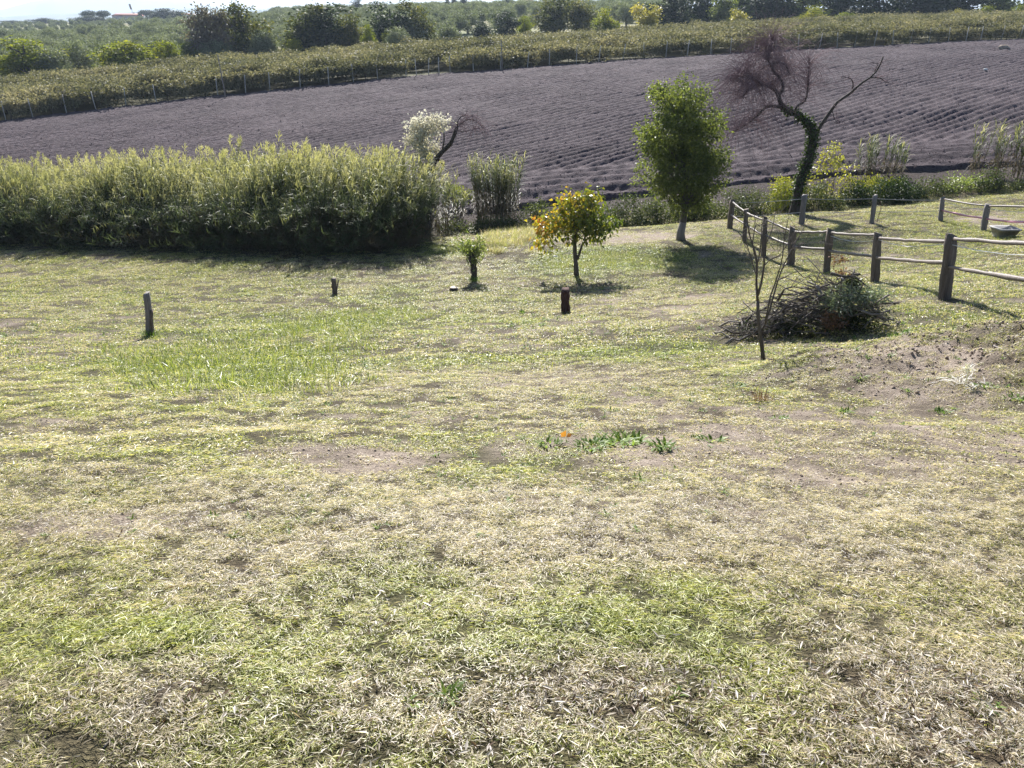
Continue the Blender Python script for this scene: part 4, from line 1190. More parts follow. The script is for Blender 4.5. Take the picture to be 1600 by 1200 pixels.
def stone(px, py, sx, label, mat='concrete', seed=1):
    p = hit(px, py); p = gp(p[0], p[1]); rr = np.random.default_rng(seed)
    m = MB(); d = []
    nu, nv = 10, 6
    for i in range(nv):
        th = math.pi * i / (nv - 1)
        for j in range(nu):
            a = 2 * math.pi * j / nu
            k = 1 + 0.25 * (rr.random() - 0.5)
            d.append([sx * math.sin(th) * math.cos(a) * k, sx * 0.7 * math.sin(th) * math.sin(a) * k, sx * 0.55 * math.cos(th) * k + 0.25 * sx])
    F = [[i * nu + j, i * nu + (j + 1) % nu, (i + 1) * nu + (j + 1) % nu, (i + 1) * nu + j] for i in range(nv - 1) for j in range(nu)]
    m.add(d, [F]); o = m.build('stone', M[mat], None)
    o.location = tuple(p); return tag(o, label, 'stone')
M['white_stone'] = plain_mat('white_stone', (0.55, 0.53, 0.50), (0.72, 0.70, 0.67), 8, 0.8)
stone(858, 395, 0.11, 'pale stone under the drooping left side of the orange tree, left one', 'white_stone', 3)
stone(868, 402, 0.09, 'smaller pale stone under the orange tree, nearer the trunk', 'white_stone', 4)
zz = at(1568, 78, 112.0); zx = zz[0]
o = stone(1568, 84, 0.75, 'grey heap of stones far up the ploughed field near its right end', 'heap_soil', 5); o.location = (zx, 112.0, float(field_z(zx, 112.0)))
o = stone(1540, 112, 0.22, 'small white stone lying on the ploughed field, upper right', 'white_stone', 6)
sx_ = at(1540, 109, 86.0); o.location = (sx_[0], 86.0, float(field_z(sx_[0], 86.0)) + 0.05)

# weeds
M['weed'] = leaf_mat('weed_leaf', [(0.0, (0.07, 0.12, 0.03)), (0.6, (0.16, 0.24, 0.05)), (1.0, (0.34, 0.42, 0.11))], 3.0, 0.2, 0.45, 0.5, 0.2)
M['deadleaf'] = leaf_mat('dead_leaf', [(0.0, (0.55, 0.22, 0.05)), (1.0, (0.62, 0.30, 0.08))], 3.0, 0.1, 0.3, 0.6, 0.3)
M['white_dry'] = leaf_mat('white_dry_stalk', [(0.0, (0.62, 0.58, 0.54)), (1.0, (0.80, 0.77, 0.74))], 3.0, 0.1, 0.35, 0.6, 0.3)
M['brown_dry'] = leaf_mat('brown_dry_grass', [(0.0, (0.13, 0.075, 0.05)), (1.0, (0.30, 0.18, 0.11))], 3.0, 0.2, 0.3, 0.7, 0.2)
def weed(px, py, rad, n, L, label, mat='weed', seed=1, name='weed_plant', W=0.3, lean=(0.5, 1.2), cat='weed', group='weeds on the slope'):
    p = hit(px, py); p = gp(p[0], p[1]); rr = np.random.default_rng(seed)
    n = int(n * (1.5 if mat == 'weed' and rad > 0.05 else 1.0)); m = MB(); a = rr.random(n) * 6.283; q = rad * (0.7 if mat == 'weed' else 1.0) * rr.random(n) ** 0.6
    xy = np.stack([q * np.cos(a), q * np.sin(a)], 1)
    P = np.stack([xy[:, 0], xy[:, 1], ground_z(p[0] + xy[:, 0], p[1] + xy[:, 1]) - p[2] + 0.005], 1)
    ln = lean[0] + (lean[1] - lean[0]) * rr.random(n); az = a + 0.9 * rr.normal(size=n)
    Ls = L * (0.5 + 0.7 * rr.random(n))
    Ls = Ls * (0.52 if mat == 'weed' and W > 0.1 else 1.0)
    add_blades(m, P, az, ln, Ls, Ls * W * 0.75, rr.random(n), 0.6)
    o = m.build(name, M[mat]); o.location = tuple(p)
    return tag(o, label, cat, group)
weed(972, 692, 0.26, 90, 0.17, 'largest dark green leafy weed clump in the middle of the slope', seed=1)
weed(1035, 700, 0.13, 40, 0.16, 'broad leaved weed right of the largest weed clump', seed=2)
weed(925, 698, 0.20, 55, 0.14, 'low weed clump left of the largest weed clump', seed=3)
weed(862, 695, 0.12, 26, 0.12, 'small weed beside the fallen orange leaf', seed=4)
weed(1112, 690, 0.12, 24, 0.13, 'thin upright weed farthest right of the weed row', seed=5)
weed(700, 1092, 0.03, 18, 0.10, 'flat green rosette weed in the near grass, bottom centre', seed=6, W=0.22)
weed(640, 1108, 0.03, 12, 0.06, 'small pale rosette just left of the flat green rosette', seed=7, W=0.3)
weed(1540, 605, 0.16, 30, 0.12, 'green weed right of the white dry stalk', seed=8)
weed(1585, 625, 0.14, 26, 0.13, 'dark weed at the right edge below the soil heap', seed=9)
weed(1470, 645, 0.09, 24, 0.12, 'leafy weed on the bare ground below the white stalk', seed=10)
weed(1320, 645, 0.09, 26, 0.12, 'weed patch below the soil heap, straight under its shadow', seed=11)
weed(1220, 655, 0.08, 26, 0.11, 'weed patch below the brown tussock', seed=12)
weed(1150, 605, 0.14, 24, 0.14, 'green weed left of the brown tussock at the heap foot', seed=13)
weed(1345, 592, 0.10, 20, 0.13, 'fresh weed growing on the soil heap, left part', seed=14)
weed(1405, 525, 0.18, 40, 0.16, 'bright green weeds at the right foot of the brush pile', seed=15, name='weed_patch')
weed(1190, 626, 0.12, 110, 0.13, 'brown dead tussock at the foot of the soil heap', 'brown_dry', 16, 'dry_tussock', 0.05, (0.1, 1.0), 'tussock', None)
weed(816, 490, 0.10, 26, 0.22, 'dark weed left of the reddish stump post', seed=17, lean=(0.2, 0.8))
weed(1060, 1095, 0.03, 12, 0.05, 'tiny rosette right of the flat green rosette', seed=18, W=0.3)
weed(1540, 1110, 0.045, 16, 0.06, 'green weed in the near grass at the lower right', seed=19)
weed(235, 527, 0.22, 70, 0.22, 'dark grass tuft around the foot of the leftmost post', 'weed', 20, 'grass_tuft', 0.06, (0.2, 1.0))
weed(741, 440, 0.28, 60, 0.25, 'dark grass tuft around the foot of the sprouting stump', 'weed', 21, 'grass_tuft', 0.06, (0.2, 1.0))
# many small weeds dotted over the slope
def small_weed(seed):
    rr = np.random.default_rng(seed); m = MB(); n = 9; a = rr.random(n) * 6.283
    L = 0.035 + 0.04 * rr.random(n)
    add_blades(m, np.stack([0.02 * rr.normal(size=n), 0.02 * rr.normal(size=n), np.full(n, 0.004)], 1), a, 0.5 + 0.8 * rr.random(n), L, L * 0.20, 0.1 + 0.9 * rr.random(n), 0.6)
    me = m.mesh('small_weed'); me.materials.append(M['weed']); return me
n = 2600
wy = 3 + 24 * rng.random(n) ** 1.2; wx = (rng.random(n) * 2 - 1) * (0.72 * wy + 1)
kk = fbm(wx / 1.6, wy / 1.6, 171) + 0.12 * rng.normal(size=n) > 0.52
wx, wy = wx[kk], wy[kk]; n = len(wx)
sw = scatter('small_weeds', np.stack([wx, wy, ground_z(wx, wy)], 1), np.stack([np.zeros(n), np.zeros(n), rng.random(n) * 6.28], 1), (0.5 + 0.7 * rng.random(n) ** 2) * np.clip(0.35 + 0.07 * wy, 0.5, 1.6), rng.integers(0, 6, n), [small_weed(s) for s in range(6)])
tag(sw, 'small dark green weeds dotted all over the mown slope', 'weeds', kind='stuff')
p = hit(885, 694); p = gp(p[0], p[1])
m = MB(); add_leaves(m, [[-0.04, 0, 0.05], [0.0, 0.01, 0.045]], [[0.5, 0, 0.8], [0.9, 0.2, 0.4]], [[0.2, -1, 0.3], [0, -0.6, 1]], [0.065, 0.05], [0.05, 0.04], [0.3, 0.8])
o = m.build('fallen_leaf', M['deadleaf']); o.location = tuple(p); tag(o, 'single fallen orange leaf among the weeds on the slope', 'leaf')
# white dry stalk
p = hit(1508, 602); p = gp(p[0], p[1]); rr = np.random.default_rng(5)
t = empty('white_dry_stalk', p, 'bleached white dry plant stalk with feathery head on the soil heap', 'dry plant')
m = MB(); add_tube(m, smooth_path([[0, 0, -0.02], [0.0, 0, 0.12], [-0.01, 0, 0.24]], 6), np.linspace(0.007, 0.004, 6), 5); m.build('stem', M['white_dry'], t)
m = MB(); n = 46; add_blades(m, np.tile([[-0.01, 0, 0.17]], (n, 1)) + rr.normal(size=(n, 3)) * 0.018, rr.random(n) * 6.283, 0.4 + 1.2 * rr.random(n), 0.06 + 0.06 * rr.random(n), 0.009, rr.random(n), 0.3); m.build('head', M['white_dry'], t)
m = MB(); n = 60; add_blades(m, np.stack([0.10 * rr.normal(size=n), 0.08 * rr.normal(size=n), 0.015 + 0.02 * rr.random(n)], 1), rr.random(n) * 6.283, 1.1 + 0.4 * rr.random(n), 0.07 + 0.08 * rr.random(n), 0.008, rr.random(n), 0.3); m.build('litter', M['white_dry'], t)
# sticks
def stick(pts, rad, label, mat='twig_pale'):
    q = [hit(a, c) for a, c in pts]; q = [gp(v[0], v[1], rad * 0.8) for v in q]
    m = MB(); add_tube(m, smooth_path([v - q[0] for v in q], 8), np.linspace(rad, rad * 0.5, 8), 5, rough=0.15)
    o = m.build('fallen_stick', M[mat]); o.location = tuple(q[0]); tag(o, label, 'stick')
stick([(1408, 592), (1420, 580), (1428, 574)], 0.008, 'thin dark stick lying on the soil heap', 'bark')
stick([(1548, 552), (1556, 548), (1552, 541)], 0.012, 'curved pale root sticking out of the soil heap top')
stick([(1118, 396), (1145, 403), (1170, 404), (1200, 402)], 0.02, 'long pale curved stick lying in the leafy tree shadow')
stick([(1225, 431), (1240, 434), (1250, 437)], 0.018, 'short pale stick beyond the brush pile in the grass')
stick([(640, 383), (690, 384), (760, 386)], 0.02, 'long pale cane lying on the grass by the reed thicket end')
stick([(655, 398), (690, 376), (700, 370)], 0.018, 'slanting pale cane fallen from the reed thicket end')
stick([(895, 1078), (912, 1100), (932, 1142)], 0.0035, 'long dry straw stalk lying in the near grass, bottom centre')
stick([(165, 1180), (178, 1150), (180, 1145)], 0.003, 'bleached straw stalk at the lower left of the near grass')

# ------------------------------------------------------------------ brush pile
bp = hit(1272, 527); bp = gp(bp[0], bp[1] + 0.35); BY = bp[1]
lb = lambda px, py, dy=0.0: at(px, py, BY + dy) - bp
r = np.random.default_rng(111)
t = empty('brush_pile', bp, 'heap of cut branches and grey green olive cuttings beside the bare sapling', 'brush pile')
ms, mp_ = MB(), MB()
def pile_h(x): return np.interp(x, [-1.25, -0.9, -0.4, 0.2, 0.6, 0.9, 1.2], [0.10, 0.34, 0.60, 0.82, 0.76, 0.5, 0.12])
M['cuttings'] = leaf_mat('olive_cutting_leaf', [(0.0, (0.10, 0.13, 0.09)), (0.5, (0.20, 0.24, 0.17)), (1.0, (0.36, 0.40, 0.30))], 2.0, 0.2, 0.3, 0.45, 0.35)
for k in range(520):
    x = -1.2 + 2.3 * r.random(); h = pile_h(x) * r.random() ** 0.7
    y = (r.random() - 0.5) * 1.1 * (1 - 0.5 * h / 0.75)
    L = 0.25 + 0.85 * r.random(); a = r.normal() * 0.75 + (math.pi if r.random() < 0.5 else 0)
    d = np.array([math.cos(a), math.sin(a) * 0.8, 0.34 * r.normal() - 0.18 * np.sign(math.cos(a)) * np.sign(x)])
    c = np.array([x, y, h + 0.03]); g = float(ground_z(bp[0] + x, bp[1] + y)) - bp[2]
    c[2] += g
    p0, p1 = c - d * L / 2, c + d * L / 2
    for p_ in (p0, p1): p_[2] = max(p_[2], float(ground_z(bp[0] + p_[0], bp[1] + p_[1])) - bp[2] + 0.01)
    limb(ms if k % 4 else mp_, p0, p1, 0.004 + 0.022 * r.random() ** 3, 0.002, r, 6, 0.12 * r.normal(), 4)
for (pl, rd) in (([(1215, 470), (1225, 452), (1240, 448), (1262, 452)], 0.022), ([(1200, 470), (1218, 462), (1240, 458)], 0.012), ([(1236, 470), (1258, 465), (1290, 470)], 0.012), ([(1235, 450), (1250, 430), (1268, 424)], 0.006), ([(1240, 448), (1275, 425), (1300, 415)], 0.005), ([(1330, 428), (1340, 420), (1350, 416)], 0.006),
                 ([(1185, 472), (1208, 473), (1230, 478)], 0.009), ([(1290, 452), (1315, 440), (1318, 415), (1312, 398)], 0.006)):
    add_tube(ms, smooth_path([lb(a, c, -0.1 + 0.1 * r.normal()) for a, c in pl], 8), np.linspace(rd, rd * 0.4, 8), 5, rough=0.15)
tag(ms.build('branches', M['bark'], t), kind='stuff'); tag(mp_.build('pale_branches', M['twig_pale'], t), kind='stuff')
s = BY / F_PX * 1.06
lob = [(*lb(px, py, dy), rp * s, rp * s * 0.9, rz * s) for (px, py, rp, rz, dy) in [(1312, 466, 26, 12, -0.25), (1338, 460, 24, 12, -0.25), (1364, 460, 22, 9, -0.2), (1290, 476, 20, 8, -0.35), (1325, 448, 18, 9, -0.15), (1376, 468, 14, 9, -0.2)]]
C = lobe_points(lob, 52, r, 0.3); ml = MB(); clump_leaves(ml, C, 0.12, 50, 0.06, 0.017, r, 0.8); ml.build('olive_cuttings', M['cuttings'], t)
lob = [(*lb(1333, 441), 12 * s, 11 * s, 11 * s)]
C = lobe_points(lob, 26, r, 0.3); ml = MB(); clump_leaves(ml, C, 0.05, 60, 0.03, 0.012, r, 0.9); ml.build('leafy_ball', M['leaf_dark'], t)
lob = [(*lb(1345, 500, -0.2), 44 * s, 20 * s, 22 * s), (*lb(1300, 498, -0.1), 36 * s, 20 * s, 22 * s), (*lb(1240, 508, -0.1), 40 * s, 20 * s, 14 * s), (*lb(1180, 514, -0.1), 26 * s, 16 * s, 8 * s)]
C = lobe_points(lob, 150, r, 0.1); ml = MB(); clump_leaves(ml, C, 0.14, 36, 0.05, 0.022, r, 0.7); ml.build('dead_foliage', M['leaf_dark'], t)
lob = [(*lb(1315, 403), 12 * s, 8 * s, 9 * s), (*lb(1318, 425), 5 * s, 5 * s, 10 * s), (*lb(1300, 500, -0.55), 20 * s, 5 * s, 10 * s)]
C = lobe_points(lob, 22, r, 0.3); ml = MB(); clump_leaves(ml, C, 0.06, 20, 0.05, 0.03, r, 0.9); ml.build('withered_leaves', M['brown_dry'], t)

# ------------------------------------------------------------------ vineyard
M['leaf_vine'] = leaf_mat('vine_leaf', [(0.0, (0.04, 0.042, 0.024)), (0.4, (0.12, 0.12, 0.06)), (0.68, (0.29, 0.26, 0.15)), (1.0, (0.54, 0.46, 0.32))], 0.07, 0.55, 0.38, 0.6, 0.10, 0.0, (1.05, 1.05, 0.75))
def vine_depth(x): return np.interp(x, [-90, -58, 0, 74, 130], [38, 39, 43, 64, 70])
def vine_variant(seed):
    r = np.random.default_rng(seed); mt, ml = MB(), MB()
    add_tube(mt, smooth_path([[0, 0, -0.1], [0.06 * r.normal(), 0.05 * r.normal(), 0.6], [0.05 * r.normal(), 0.05, 1.2], [0.1 * r.normal(), 0.3, 1.9]], 8), np.linspace(0.055, 0.03, 8), 6, rough=0.15)
    lob = [(-0.8 + 0.2 * r.normal(), 0.1, 1.75, 0.75, 0.7, 0.45), (0.0, 0.0, 1.7, 0.8, 0.7, 0.55), (0.8 + 0.2 * r.normal(), 0.2, 1.8, 0.75, 0.7, 0.45), (0.6 * r.normal(), -0.2, 1.2, 0.5, 0.4, 0.5)]
    C = lobe_points(lob, 46, r, 0.3); clump_leaves(ml, C, 0.3, 16, 0.19, 0.17, r)
    a, c = mt.mesh('vine_trunk'), ml.mesh('vine_foliage'); a.materials.append(M['bark']); c.materials.append(M['leaf_vine'])
    return a, c
VV = [vine_variant(600 + s) for s in range(6)]
def mesh_child(name, me, parent):
    o = bpy.data.objects.new(name, me); COL.objects.link(o); o.parent = parent; return o
SEG = [(-900, 150, 'above the left end of the reeds'), (150, 345, 'left of the leaning pole'), (345, 560, 'right of the leaning pole'), (560, 690, 'left of the centre gap'), (690, 790, 'left of the centre pole'),
       (790, 1000, 'right of the centre pole'), (1000, 1135, 'above the leafy tree'), (1135, 1285, 'behind the weeping tree'), (1285, 1430, 'right of the weeping tree'), (1430, 2600, 'at the right end')]
ORD = ['first', 'second', 'third', 'fourth', 'fifth', 'sixth', 'seventh', 'eighth', 'ninth', 'tenth', 'eleventh', 'twelfth', 'thirteenth']
COUNT = {}
def nth(what, px):
    for a, c, ph in SEG:
        if a <= px < c:
            k = COUNT.get((what, ph), 0); COUNT[(what, ph)] = k + 1
            return '%s %s from the left, %s' % (ORD[k], what, ph)
x = -74.0; r = np.random.default_rng(121)
while x < 96:
    y = float(field_back(x)) + 1.0 + 0.3 * r.normal()
    px = 800 + F_PX * x / (y / 1.06)
    if not (632 < px < 700) and -60 < px < 1660:
        b = gp(x, y); a, c = VV[r.integers(0, 6)]
        t = empty('grapevine', b, nth('grapevine of the front row', px), 'grapevine', 'front row of grapevines')
        mesh_child('trunk', a, t); mesh_child('foliage', c, t)
        t.rotation_euler = (0, 0, r.normal() * 0.15 + (math.pi if r.random() < 0.0 else 0)); sc = 0.9 + 0.25 * r.random(); t.scale = (sc, sc, sc * (0.92 + 0.12 * r.random()))
    x += 2.0 + 0.4 * r.random()
# posts holding the pergola
m = MB(); add_tube(m, [[0, 0, -0.2], [0, 0, 1.2], [0.02, 0, 2.35]], [0.055, 0.052, 0.048], 6); pm = m.mesh('vineyard_post'); pm.materials.append(M['vpost'])
x = -72.0
while x < 94:
    y = float(field_back(x)) + 0.25 + 0.2 * r.normal(); px = 800 + F_PX * x / (y / 1.06)
    if -20 < px < 1620:
        o = bpy.data.objects.new('vineyard_post', pm); COL.objects.link(o); o.location = tuple(gp(x, y)); o.rotation_euler = (0.05 * r.normal(), 0.05 * r.normal(), 0)
        tag(o, nth('pale vineyard front post', px), 'post', 'posts along the vineyard front')
    x += 2.6 + 0.8 * r.random() if not (-14 < x < -8) else 1.3
def canopy_proto(seed):
    r = np.random.default_rng(seed); m = MB()
    C = np.stack([(r.random(20) - 0.5) * 2.4, (r.random(20) - 0.5) * 2.4, 0.16 * r.normal(size=20)], 1)
    clump_leaves(m, C, 0.42, 11, 0.21, 0.18, r, 0.5, None, 1.2)
    me = m.mesh('canopy'); me.materials.append(M['leaf_vine']); return me
n = 8500
cx = -80 + 185 * rng.random(n); q = rng.random(n)
cyy = field_back(cx) + 1.4 + (vine_depth(cx) - 1.4) * q
row = (np.cos((cyy - field_back(cx)) * 2 * math.pi / 5.2) * 0.5 + 0.5)
gap = fbm(cx / 3.2, cyy / 3.5, 131)
px = 800 + F_PX * cx / (cyy / 1.07)
keep = (gap + 0.20 * row > 0.50) & ~((px > 620) & (px < 710) & (q < 0.25))
cx, cyy, row, gap = cx[keep], cyy[keep], row[keep], gap[keep]; n = len(cx)
cz = ground_z(cx, cyy, False) + 1.65 + 0.45 * row + 2.2 * (gap - 0.5) + 0.12 * rng.normal(size=n)
co = scatter('vine_canopy', np.stack([cx, cyy, cz], 1), np.stack([0.12 * rng.normal(size=n), 0.12 * rng.normal(size=n), rng.random(n) * 6.283], 1), 0.8 + 0.5 * rng.random(n), rng.integers(0, 5, n), [canopy_proto(620 + s) for s in range(5)])
tag(co, 'wide pergola canopy of vine leaves turning brown and yellow', 'vines', kind='stuff')
def pole(px0, py0, px1, py1, Y, label):
    b = gp(at(px0, py0, Y)[0], Y); tp_ = at(px1, py1, Y) - b
    m = MB(); add_tube(m, [[0, 0, -0.2], tp_ * 0.5, tp_], [0.07, 0.06, 0.05], 7)
    o = m.build('tall_pole', M['post_grey']); o.location = tuple(b); tag(o, label, 'pole')
pole(354, 160, 340, 85, 96.5, 'thin leaning wooden pole rising above the vineyard on the left')
pole(785, 120, 783, 62, 107.0, 'thin upright pole at the vineyard edge, centre of the picture')

# ------------------------------------------------------------------ trees beyond the vineyard
def tree_variant(seed, kind):
    """ten metres tall; low or high crown by kind"""
    r = np.random.default_rng(seed); mt, ml = MB(), MB()
    if kind == 'pine':
        lob = [(0.0, 0, 7.8, 3.0, 3.0, 1.9), (-1.8, 0.2, 7.2, 1.8, 1.8, 1.3), (1.9, -0.2, 7.0, 1.8, 1.8, 1.4), (0.3, 0.5, 6.2, 2.2, 2.0, 1.3)]; tr = 0.25
    elif kind == 'cypress':
        lob = [(0, 0, 1.0 + 1.1 * k, 0.95 * (1 - abs(k - 3) / 7.5), 0.95 * (1 - abs(k - 3) / 7.5), 1.1) for k in range(8)]; tr = 0.2
    elif kind == 'olive':
        lob = [(2.2 * r.normal() * 0.6, 1.5 * r.normal() * 0.6, 5.2 + 1.2 * r.normal(), 2.4 + 0.5 * r.random(), 2.4, 2.2) for k in range(7)] + [(0, 0, 5, 3.4, 3.4, 2.6)]; tr = 0.45
    else:
        lob = []
        for k in range(15):
            z = 1.2 + 7.6 * r.random(); w = 3.4 * math.sqrt(max(0.1, 1 - ((z - 4.8) / 5.2) ** 2)); a = r.random() * 6.283
            lob.append((w * 0.75 * math.cos(a) * r.random() ** 0.5, w * 0.75 * math.sin(a) * r.random() ** 0.5, z, 0.7 + 0.9 * r.random(), 0.7 + 0.9 * r.random(), 0.7 + 0.8 * r.random()))
        lob += [(0.5 * r.normal(), 0, 4.2, 1.9, 1.9, 3.2)]; tr = 0.32
    npts = {'cypress': 150, 'pine': 150}.get(kind, 170)
    C = lobe_points(lob, npts, r, 0.55)
    clump_leaves(ml, C, 0.75 if kind != 'cypress' else 0.35, 24 if kind != 'cypress' else 20, 0.42, 0.28, r)
    top_z = max(l[2] for l in lob)
    tp = smooth_path([[0, 0, -0.5], [0.1 * r.normal(), 0.1, 1.5], [0.2 * r.normal(), 0, 3.5], [0.3 * r.normal(), 0, top_z]], 10)
    add_tube(mt, tp, np.linspace(tr, 0.06, 10), 7, rough=0.12)
    for k in range(14):
        i = r.integers(2, 8); limb(mt, tp[i], C[k], 0.12, 0.03, r, 5, 0.05, 4)
    return mt.mesh('trunk_' + kind), ml.mesh('crown_' + kind)
def give(me, mat):
    me.materials.append(mat); return me
def variants(kind, mat, seeds, bark='bark_dark'):
    out = []
    for s_ in seeds:
        a, c = tree_variant(s_, kind); give(a, M[bark]); give(c, M[mat]); out.append((a, c))
    return out
TV = {'oak': variants('oak', 'leaf_oak', (701, 702, 703)), 'lime': variants('oak', 'leaf_lime', (711, 712, 713, 714)), 'gold': variants('oak', 'leaf_gold', (721, 722, 723)),
      'dark': variants('oak', 'leaf_dark', (731, 732, 733)), 'grey': variants('oak', 'leaf_grey', (741,)), 'green': variants('oak', 'leaf_green', (751, 752)),
      'pine': variants('pine', 'leaf_dark', (761, 762)), 'cypress': variants('cypress', 'leaf_dark', (771,)), 'olive': variants('olive', 'leaf_olive', (781, 782, 783, 784), 'bark')}
def far_tree(kind, px, top, wpx, Y, label, k=0, name=None, group='trees beyond the vineyard', low=0.0):
    b = gp(at(px, 40, Y)[0], Y); b[2] = float(ground_z(b[0], Y, False))
    h = (at(px, top, Y)[2] - b[2]) / 9.6; w = wpx * Y / 1.085 / F_PX / 6.6
    if kind == 'dark': w *= 1.25
    if kind == 'cypress': w = wpx * Y / 1.085 / F_PX / 2.0
    a, c = TV[kind][k % len(TV[kind])]
    t = empty(name or {'pine': 'pine_tree', 'cypress': 'cypress_tree', 'olive': 'olive_tree', 'oak': 'oak_tree'}.get(kind, 'broadleaf_tree'), b, label, 'tree', group)
    mesh_child('trunk', a, t); mesh_child('crown', c, t)
    t.scale = (w, w, h); t.rotation_euler = (0, 0, (px * 1.7) % 6.28)
    return t
FT = [('lime', 30, 62, 110, 139, 'yellow green bushy tree at the left edge behind the vineyard'), ('lime', -30, 70, 80, 142, 'green tree cut off by the left edge behind the vineyard'),
      ('lime', 200, 48, 100, 142, 'yellow green tree behind the vineyard between left bush and grey tree'), ('lime', 255, 66, 50, 140, 'small bright yellow green tree right of the larger yellow green one'), ('green', 168, 70, 60, 146, 'low green tree left behind the yellow green tree'),
      ('grey', 325, 8, 70, 150, 'greyish thinning tree left of the tall dark pair'), ('oak', 378, 4, 84, 152, 'tall dark green tree right against the greyish tree'),
      ('green', 292, 62, 40, 147, 'dark low tree under the greyish tree'), ('oak', 478, 12, 80, 154, 'left half of the big dark oak group, brownish at its edge'), ('dark', 508, 2, 90, 156, 'tall dark oak in the middle of the big group'), ('oak', 545, 22, 50, 153, 'smaller oak on the right side of the big dark group'),
      ('lime', 452, 62, 34, 149, 'pale green shrub at the left foot of the big dark oaks'), ('lime', 572, 40, 30, 151, 'pale green shrub right of the big dark oaks'),
      ('dark', 612, 6, 70, 166, 'wide dark oak standing alone, left crown'), ('oak', 650, 4, 66, 168, 'wide dark oak standing alone, right crown'), ('lime', 608, 52, 30, 158, 'light green shrub before the lone wide oaks'),
      ('dark', 753, 32, 32, 190, 'small round dark tree on the slope, centre'), ('dark', 792, 18, 40, 205, 'rounded dark tree left of the tall oak, centre right'), ('oak', 870, -6, 74, 200, 'tall oak standing in front of the olive hillside, left crown'), ('oak', 905, 0, 54, 202, 'tall oak standing in front of the olive hillside, right crown'),
      ('lime', 820, 26, 26, 180, 'small yellowish shrub left of the tall oak'), ('lime', 945, 14, 44, 188, 'light green tree right of the tall oak'), ('gold', 1010, 4, 44, 192, 'golden yellow tree left of the dark wood'),
      ('dark', 1052, -14, 70, 205, 'dark tree directly right of the golden tree'), ('dark', 1092, -24, 60, 215, 'taller dark tree, second from the golden tree'), ('green', 1128, -10, 46, 206, 'mid green tree between dark trees and the gold shrub'), ('gold', 1155, 8, 40, 192, 'bright golden shrub in front of the dark wood'),
      ('dark', 1200, -34, 80, 214, 'dark tree right of the golden shrub'), ('green', 1248, -24, 80, 216, 'broad green tree of the wood, upper right'), ('lime', 1268, 12, 56, 200, 'yellow green shrub under the broad green tree'), ('lime', 1322, 12, 40, 200, 'light green shrub beside the darkest trees'),
      ('dark', 1300, -40, 70, 222, 'dark tree behind the light green shrub'), ('dark', 1362, -40, 84, 212, 'very dark tree of the wood, left of three'), ('dark', 1425, -44, 90, 214, 'very dark tree of the wood, middle of three'), ('dark', 1490, -40, 84, 216, 'very dark tree of the wood, right of three'),
      ('gold', 1494, 9, 18, 196, 'small golden bush under the darkest trees'), ('lime', 1538, 10, 26, 200, 'small lime bush at the wood edge near the right'), ('green', 1555, -30, 70, 218, 'green tree near the right end of the wood'), ('lime', 1590, -2, 40, 206, 'yellowish tree at the right edge of the wood'), ('dark', 1620, -30, 70, 222, 'dark tree cut off by the right edge'),
      ('dark', 1165, -36, 60, 226, 'dark tree rising behind the golden shrub')]
for i, (kd, px, tp_, w, Y, lab) in enumerate(FT):
    far_tree(kd, px, tp_, w, Y, lab, i)
for i, (kd, px, tp_, w, Y, lab) in enumerate([('pine', 141, 17, 22, 600, 'umbrella pine left of the red roofed house, left one'), ('pine', 164, 17, 22, 580, 'umbrella pine left of the red roofed house, nearer one'), ('dark', 150, 24, 30, 560, 'rounded dark tree under the umbrella pines'), ('dark', 128, 26, 34, 560, 'bushy dark tree left of the umbrella pines'),
        ('cypress', 221, 19, 6, 640, 'single cypress right of the red roofed house'), ('pine', 232, 16, 24, 600, 'umbrella pine right of the red roofed house'), ('dark', 256, 12, 36, 560, 'large dark tree right of the red roofed house, left'), ('dark', 276, 14, 34, 565, 'large dark tree right of the red roofed house, right'), ('olive', 229, 33, 18, 420, 'grey tree below the red roofed house'),
        ('dark', 560, -4, 18, 420, 'distant dark tree on the skyline left of two cypresses, first'), ('dark', 588, 2, 16, 430, 'distant dark tree on the skyline left of two cypresses, second'), ('dark', 573, 8, 14, 440, 'small distant dark tree between two skyline trees'),
        ('cypress', 700, -4, 8, 430, 'dark cypress on the skyline, left of three'), ('cypress', 710, -3, 9, 432, 'dark cypress on the skyline, middle of three'), ('cypress', 725, -4, 12, 436, 'dark cypress on the skyline, right of three'), ('dark', 793, -4, 22, 450, 'dark skyline tree beside the white houses'), ('dark', 70, 28, 40, 700, 'hazy far tree on the left skyline'), ('dark', 20, 32, 40, 720, 'hazy far tree at the left skyline edge'), ('dark', 40, 33, 30, 740, 'hazy low far tree on the left skyline')]):
    far_tree(kd, px, tp_, w, Y, lab, i, group='trees on the skyline')

